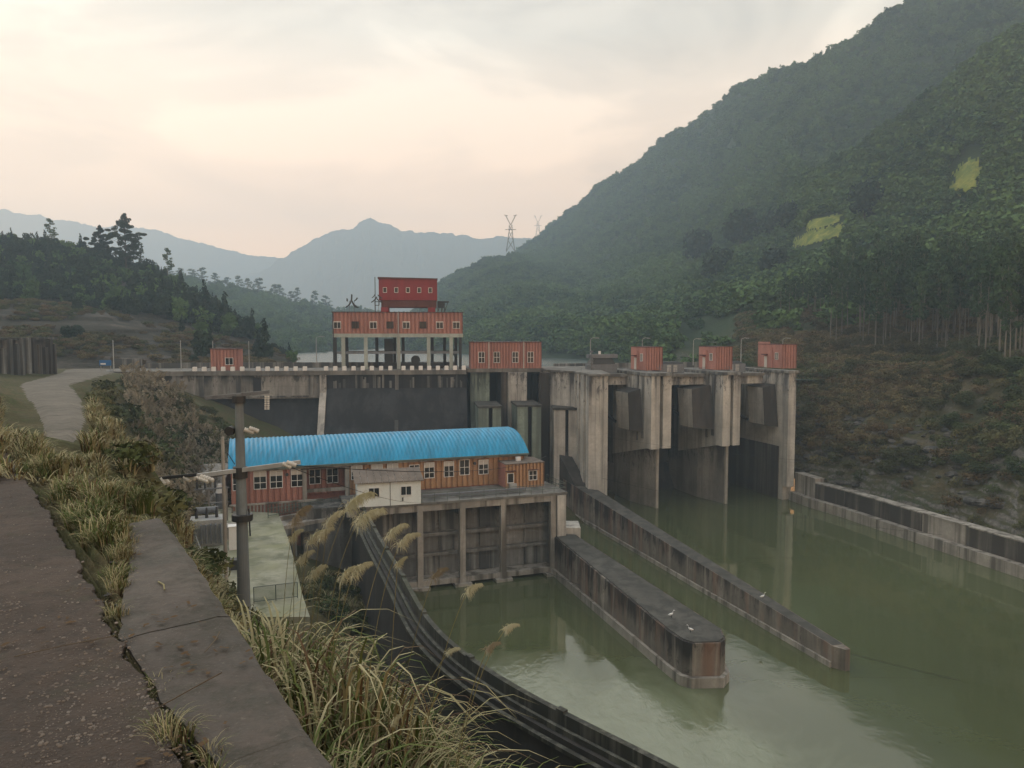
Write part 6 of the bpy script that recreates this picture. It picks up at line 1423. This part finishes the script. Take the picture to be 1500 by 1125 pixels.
def clump(kind, n_, length, spread, width, seed, droop=1.0):
    V, Q2 = blades(n_, length, spread, width, seed, droop); nb = len(Q2) // 6
    r = np.random.default_rng(seed + 1); per = r.choice(3, n_, p=kind); mi = np.tile(per, 6)
    return npmesh('grass_clump', V, Q2, ['blade_green', 'blade_straw', 'blade_brown'], mi)
ME['g0'] = clump([.45, .4, .15], 120, .62, .62, .013, 1); ME['g1'] = clump([.3, .5, .2], 110, .70, .7, .012, 2); ME['g2'] = clump([.7, .25, .05], 120, .6, .55, .014, 3)
ME['T0'] = clump([.3, .5, .2], 42, 1.25, .62, .019, 31, 1.15); ME['T1'] = clump([.42, .4, .18], 36, 1.15, .75, .020, 32, 1.25)
ME['gb'] = clump([.05, .35, .6], 90, .40, .8, .010, 4, 1.2)
ME['s0'] = clump([.25, .5, .25], 60, 1.3, .7, .05, 6); ME['s1'] = clump([.12, .6, .28], 60, 1.4, .8, .05, 7)
def gput(name, regions, protos, zoff=-.03):
    pts, sc = [], []
    for n_, fn, s0, s1 in regions:
        for k in range(n_):
            x, y = fn()
            while y > 14 and abs(x + .615 * y + .3) < .06 * y: x, y = fn()
            pts.append((x, y)); q = random.uniform(s0, s1); sc.append((q, q, q * random.uniform(.8, 1.2)))
    pts = np.array(pts); z = gz(pts[:, 0], pts[:, 1]) + zoff
    scatter(name, np.c_[pts, z], sc, protos)
def along(t0, t1, o0, o1):
    def f():
        t_ = random.uniform(t0, t1); o_ = random.uniform(o0, o1); return (-.66 + t_ * ux + o_ * nx, 2.68 + t_ * uy + o_ * ny)
    return f
gput('grass', [(50, along(-1.5, 4.3, .35, 1.1), .7, 1.2), (50, along(-1.5, 4.5, .9, 2.2), .9, 1.5), (30, along(2, 5.5, .05, .5), .5, .8)], [ME['g0'], ME['g1'], ME['g2']])
gput('tall_grass', [(56, along(-1, 4.0, .35, 1.3), .75, 1.15), (34, along(-1, 3.4, 1.2, 2.4), .9, 1.25), (12, along(2.6, 4.6, .7, 1.5), 1.2, 1.5)], [ME['T0'], ME['T1']])
gput('dry_grass', [(110, along(-2, 4.2, .2, 1.2), .8, 1.3), (70, along(3.6, 8, .05, .9), .6, 1.0), (110, along(-1, 5, .9, 3), .9, 1.7), (60, along(4, 9, .6, 3), .6, 1.2)], [ME['gb'], ME['g1']])
# tufts in the gap between path and cap, and beyond the path
def gapline():
    k = random.random(); i = int(k * 100); a_ = Lc[20 + i % 100]; 
    return (a_[0] - random.uniform(.02, .10), a_[1] + random.uniform(-.05, .05))
def scatter_z(name, pts, z, sc, protos): scatter(name, np.c_[np.array(pts), z], sc, protos)
pts = [gapline() for _ in range(75)]; q = np.random.default_rng(3).uniform(.12, .34, 75); scatter_z('gap_grass', pts, np.full(75, 24.33), np.stack([q, q, q], -1), [ME['gb'], ME['g1']])
pts = []; q = []
for px, py, n_, s_ in ((130, 775, 16, .62), (150, 800, 12, .55), (105, 740, 14, .6), (160, 745, 14, .6), (70, 700, 12, .6), (190, 745, 10, .5), (240, 1030, 6, .28), (262, 1075, 5, .25), (175, 850, 4, .35), (35, 672, 8, .6)):
    for k in range(n_): p_ = PZ(px + random.uniform(-14, 14), py + random.uniform(-8, 8), 24.3); pts.append((p_.x, p_.y)); q.append(s_ * random.uniform(.6, 1.2))
q = np.array(q); scatter_z('path_grass', pts, np.full(len(pts), 24.28), np.stack([q, q, q], -1), [ME['g0'], ME['g2'], ME['g1']])
def rect(x0, x1, y0, y1):
    return lambda: (random.uniform(x0, x1), random.uniform(y0, y1))
def poly_px(pl, z):                      # a random point in a pixel quad at level z
    def f():
        u, v = random.random(), random.random()
        a_ = [pl[0][k] * (1 - u) + pl[1][k] * u for k in (0, 1)]; b_ = [pl[3][k] * (1 - u) + pl[2][k] * u for k in (0, 1)]
        p_ = PZ(a_[0] * (1 - v) + b_[0] * v, a_[1] * (1 - v) + b_[1] * v, z); return (p_.x, p_.y)
    return f
gput('slope_grass', [(90, rect(-17, -10.5, 13, 19), .3, .5), (300, rect(-10, -3.5, 8, 15), .2, .42), (560, rect(-22, -6, 15, 30), .28, .62), (420, rect(-27, -9, 28, 44), .4, .9)], [ME['s0'], ME['s1']])
# plume grass on the slope below the road
def plume(seed, n_=46, L=.34, wide=.05, size=.045, bend=1.25):
    r = np.random.default_rng(seed); V = []; Fq = []; ax = [np.zeros(3)]; m_ = 24; dirs = []
    for k in range(m_):
        a_ = bend * ((k + 1) / m_) ** 1.3; d_ = np.array([math.sin(a_), 0, math.cos(a_)]); dirs.append(d_); ax.append(ax[-1] + d_ * L / m_)
    for k in range(n_):
        f = r.uniform(.02, 1.0); q = min(m_ - 1, int(f * m_)); p0 = ax[q] + dirs[q] * (f * m_ - q) * L / m_
        ln = L * .50 * (1 - f * .62) * r.uniform(.6, 1.15); sd0 = r.normal(size=3) * np.array([.30, .45, .22])
        d0 = dirs[q] * .75 + sd0; w_ = size * .5; prev = p0
        for s in range(5):
            d0 = d0 + np.array([.07, 0, -.30]); dn = d0 / np.linalg.norm(d0); nx2 = prev + dn * ln / 5
            sd_ = np.cross(dn, [.2, 1, .3]); sd_ = sd_ / (np.linalg.norm(sd_) + 1e-6) * w_ * (1.0, 1.5, 1.6, 1.2, .6)[s]
            b = len(V); V += [prev - sd_, prev + sd_, nx2 + sd_, nx2 - sd_]; Fq.append([b, b + 1, b + 2, b + 3]); prev = nx2
    return np.array(V), np.array(Fq)
def reed_mesh(seed):                     # a stand of plume grass for the middle distance
    r = random.Random(seed); Vs, Fs, Ms = [], [], []; off = 0
    V, Q2 = blades(46, 1.5, .5, .04, seed); Vs.append(V); Fs.append(Q2); Ms.append(np.tile(np.random.default_rng(seed).choice(2, 46), 6)); off += len(V)
    for k in range(9):
        V, Q2 = plume(seed * 10 + k, 26, .6, .1, .035); c, s = math.cos(r.uniform(-1, 1)), math.sin(r.uniform(-1, 1)); x0, y0 = r.uniform(-.8, .8), r.uniform(-.8, .8)
        V = np.stack([V[:, 0] * c - V[:, 1] * s + x0, V[:, 0] * s + V[:, 1] * c + y0, V[:, 2] + r.uniform(1.3, 2.1)], -1); Vs.append(V); Fs.append(Q2 + off); Ms.append(np.full(len(Q2), 2)); off += len(V)
    return npmesh('reed_stand', np.concatenate(Vs), np.concatenate(Fs), ['blade_green', 'blade_brown', 'plume_brown'], np.concatenate(Ms))
ME['r0'] = reed_mesh(3); ME['r1'] = reed_mesh(5)
def slope_fn():
    while True:
        u, v = random.random(), random.random(); x = -55 + u * 34; y = 34 + v * 68
        lx_ = np.interp(y, [34, 50, 64, 75, 90, 104], [-18, -26, -33, -39, -47, -55]); 
        if x < lx_ + 1: continue
        if y > 97 and x > -44: continue
        if x > -29 and y > 52: continue
        return (x, y)
gput('plume_grass_bank', [(620, slope_fn, .55, 1.3)], [ME['r0'], ME['r1']], -.2)
gput('bank_bushes', [(330, slope_fn, .7, 1.7), (40, rect(-41, -34, 68, 90), 1.2, 2.4), (70, rect(-34, -28, 50, 66), .6, 1.2), (90, rect(-40, -20, 92, 102), .8, 1.6)], [ME['bush'], ME['bush_g']], -.1)
gput('slope_scrub', [(160, rect(-52, -30, 94, 106), .4, .9), (160, rect(-14, -6, 24, 42), .4, .9), (200, rect(-12, 2, 14, 30), .4, .8), (120, rect(-17, -12.5, 56, 72), .5, 1.1)], [ME['bush'], ME['s1'], ME['bush_g']], -.1)

# foreground plumes, each a thing of its own
plist = [(505, 752, 415, 900, 5.6, .55, 'tallest plume drooping beside the left edge of the white cabin'), (521, 772, 455, 930, 5.4, .50, 'long plume in front of the dark curved wall top'), (478, 775, 440, 920, 5.9, .40, 'dull plume left of the tallest plume'), (431, 772, 428, 930, 5.6, .42, 'upright tan plume in front of the pale yard'), (400, 700, 470, 0, 0, 0, '')][:4] + [
 (568, 790, 500, 920, 5.2, .36, 'plume leaning right over the upper rim of the curved wall'), (583, 803, 512, 930, 5.0, .36, 'second plume over the curved wall rim, just below the upper one'), (582, 832, 556, 965, 4.8, .20, 'small upright plume over the middle of the curved wall'), (515, 848, 470, 960, 4.9, .36, 'feathery green plume at the left of the dark wall face'), (500, 852, 462, 950, 4.9, .30, 'bushy plume half behind the feathery green plume'),
 (633, 850, 560, 935, 5.4, .30, 'brownish drooping plume at the foot of the powerhouse columns'), (682, 872, 590, 985, 4.6, .26, 'plume on a long stem over the green water'), (738, 925, 640, 1040, 4.3, .20, 'rightmost small plume over the pale rippled water'), (712, 955, 640, 1060, 4.2, .20, 'short orange brown plume at the curved wall rim'), (655, 958, 560, 1030, 4.4, .17, 'small plume pointing right, low on the curved wall'), (452, 800, 428, 900, 6.2, .42, 'bushy greenish plume beside the right edge of the pale yard'), (438, 828, 415, 910, 6.4, .38, 'lower bushy plume at the corner of the pale yard'), (425, 795, 408, 900, 6.6, .34, 'plume against the bright yard, left of the bushy ones'), (468, 792, 445, 920, 6.0, .32, 'thin plume before the dark gap under the footbridge'), (455, 850, 430, 930, 5.8, .36, 'lowest plume above the grass near the mesh fence'), (575, 1062, 560, 1120, 3.2, .13, 'small round pale seed head low among the grass')]
for k, (tx, ty, bx_, by_, Yd, L_, lb) in enumerate(plist):
    tp = PY(tx, ty, Yd); b_ = PY(bx_, by_, Yd); b_.z = float(gz(np.array([b_.x]), np.array([b_.y]))[0]) - .05
    th_ = thing('silvergrass', lb, 'grass', tuple(b_), 'tall silvergrass plumes in the foreground')
    sgn = 1 if tx >= bx_ else -1; rr2 = random.Random(k)
    c1 = Vector((b_.x + (tp.x - b_.x) * rr2.uniform(.1, .45), b_.y + rr2.uniform(-.2, .2), b_.z + (tp.z - b_.z) * rr2.uniform(.55, .8))); pts = []
    for q in range(15):
        f = q / 14; pts.append(b_ * (1 - f) ** 2 + c1 * 2 * f * (1 - f) + tp * f * f)
    part('stem', MB().path([tuple(x) for x in pts], .0024, 5), 'blade_stem', th_)
    V, Q2 = plume(100 + k, int(150 + 500 * L_), L_ * .52, .05, .0017)
    V[:, 0] *= sgn; dirn = (pts[-1] - pts[-2]).normalized(); tilt = Matrix.Rotation(math.atan2(dirn.x, max(dirn.z, .1)) * .9, 3, 'Y')
    V = V @ np.array(tilt).T
    o = bpy.data.objects.new('plume', npmesh('plume', V + np.array(tp - b_), Q2, ['plume_pale' if k not in (3, 9, 12) else 'plume_brown'])); COL.objects.link(o); o.parent = th_
    lv2 = []
    for q in range(2):
        base_ = pts[3 + 3 * q]; d_ = Vector((rr2.uniform(-.5, 1), rr2.uniform(-.4, .4), 0)); L2 = rr2.uniform(.25, .45); lp = []
        for u_ in range(6): f = u_ / 5; lp.append(base_ + d_ * f * L2 + Vector((0, 0, L2 * (1.1 * f - 1.25 * f * f)))) 
        A2 = np.array([[(p2.x, p2.y - .006 * (1 - u_ / 5.5), p2.z), (p2.x, p2.y + .006 * (1 - u_ / 5.5), p2.z + .003)] for u_, p2 in enumerate(lp)]); part('leaf', MB().grid(A2), 'blade_straw', th_)

# pebbles, chips and twigs on the path and cap
pts, z, sc = [], [], []
for k in range(3400):
    px, py = random.uniform(-60, 300), 650 + 470 * random.random() ** .7
    rr_ = np.interp(py, [650, 722, 790, 862, 985, 1125], [5, 50, 100, 152, 225, 288])
    if px > rr_: continue
    if fbm(np.array([px * .02]), np.array([py * .03]))[0] < -.06: continue
    p_ = PZ(px, py, 24.4); pts.append((p_.x, p_.y)); q = .003 + .010 * random.random() ** 4; sc.append((q, q * random.uniform(.6, 1), q * .6))
z = np.full(len(pts), 24.402)
ME['litter'] = MB().grid(np.array([[(x_, y_, .5 * math.sin(x_ * 1.6 + y_)) for x_ in (-1, -.3, .4, 1)] for y_ in (-1, 0, 1)])).mesh('leaf', 'blade_brown')
ME['peb'] = MB().grid(np.array([[(math.cos(q) * math.cos(w2), math.sin(q) * math.cos(w2), math.sin(w2)) for q in np.linspace(0, 6.283, 6)] for w2 in (-1.3, -.3, .6, 1.4)])).mesh('pebble', 'gravel_stone')
pts = np.array(pts); zz = 24.4 + fbm(pts[:, 0] * 1.3, pts[:, 1] * 1.3, 5) * .044 + fbm(pts[:, 0] * 9, pts[:, 1] * 9, 3) * .022
scatter('gravel', np.c_[pts, zz], sc, [ME['peb']])
for (x0, y0, x1, y1, lb) in ((232, 852, 241, 864, 'short broken stick lying on the wall cap'), (300, 955, 322, 925, 'thin dry stalk leaning across the wall cap'), (20, 962, 165, 932, 'long thin dry twig lying across the dirt path'), (225, 1040, 325, 985, 'bare dry twig reaching from the grass tuft over the cap')):
    p_, q_ = PZ(x0, y0, 24.41), PZ(x1, y1, 24.42 if 'reaching' not in lb else 24.55); m_ = (p_ + q_) / 2 + Vector((.01, .01, .004))
    solo('dry_twig', MB().path([tuple(p_), tuple(m_), tuple(q_)], .005 if 'short' in lb else .0028, 5), 'wood_twig' if 'short' not in lb else 'blade_straw', lb, 'twig', tuple(p_))
pts = []; sc = []
for k in range(520):
    px, py = random.uniform(-40, 430), 650 + 475 * random.random() ** .8
    p_ = PZ(px, py, 24.4); nn_ = fbm(np.array([p_.x * 1.6]), np.array([p_.y * 1.6 + 20]))[0]
    if nn_ < .04: continue
    if px > np.interp(py, [757, 842, 965, 1125], [236, 300, 380, 490]) - 8: continue
    pts.append((p_.x, p_.y)); q = random.uniform(.004, .014); sc.append((q * 1.6, q * .7, q * .5))
scatter('leaf_litter', np.c_[np.array(pts), np.full(len(pts), 24.415)], sc, [ME['litter']])
# litter of leaves and clods in the gap
pts = []; sc = []
for k in range(420):
    i = random.randrange(8, 118); a_ = Lc[i]; pts.append((a_[0] - random.uniform(.0, .13), a_[1] + random.uniform(-.06, .06))); q = random.uniform(.006, .024); sc.append((q, q * .8, q * .6))
scatter('clods', np.c_[np.array(pts), np.full(len(pts), 24.36)], sc, [ME['rock0']])
gapg = MB(); Lg, Rg = strip(path_r, cap_l, 100); 
G = np.array([[(Lg[i][0] * (1 - s) + Rg[i][0] * s - .0, Lg[i][1] * (1 - s) + Rg[i][1] * s, 24.34 + .05 * math.sin(i * 1.7 + s * 5)) for s in np.linspace(-.15, 1.15, 7)] for i in range(100)])
struct('gap_soil', gapg.grid(G), 'ground_near', True)

# ------------------------------------------------------------------ haze
m = bpy.data.materials.new('haze'); m.use_nodes = True; t = m.node_tree; t.nodes.clear()
pv = N(t, 'ShaderNodeVolumePrincipled'); pv.inputs['Color'].default_value = (0.64, 0.83, 1.0, 1); pv.inputs['Density'].default_value = 0.00066; pv.inputs['Anisotropy'].default_value = 0.25
mo = N(t, 'ShaderNodeOutputMaterial'); t.links.new(pv.outputs[0], mo.inputs['Volume']); MATS['haze'] = m
hz = put('haze', MB().box(-3300, 3300, -300, 2800, -8, 462).mesh('haze', 'haze')); hz['kind'] = 'stuff'
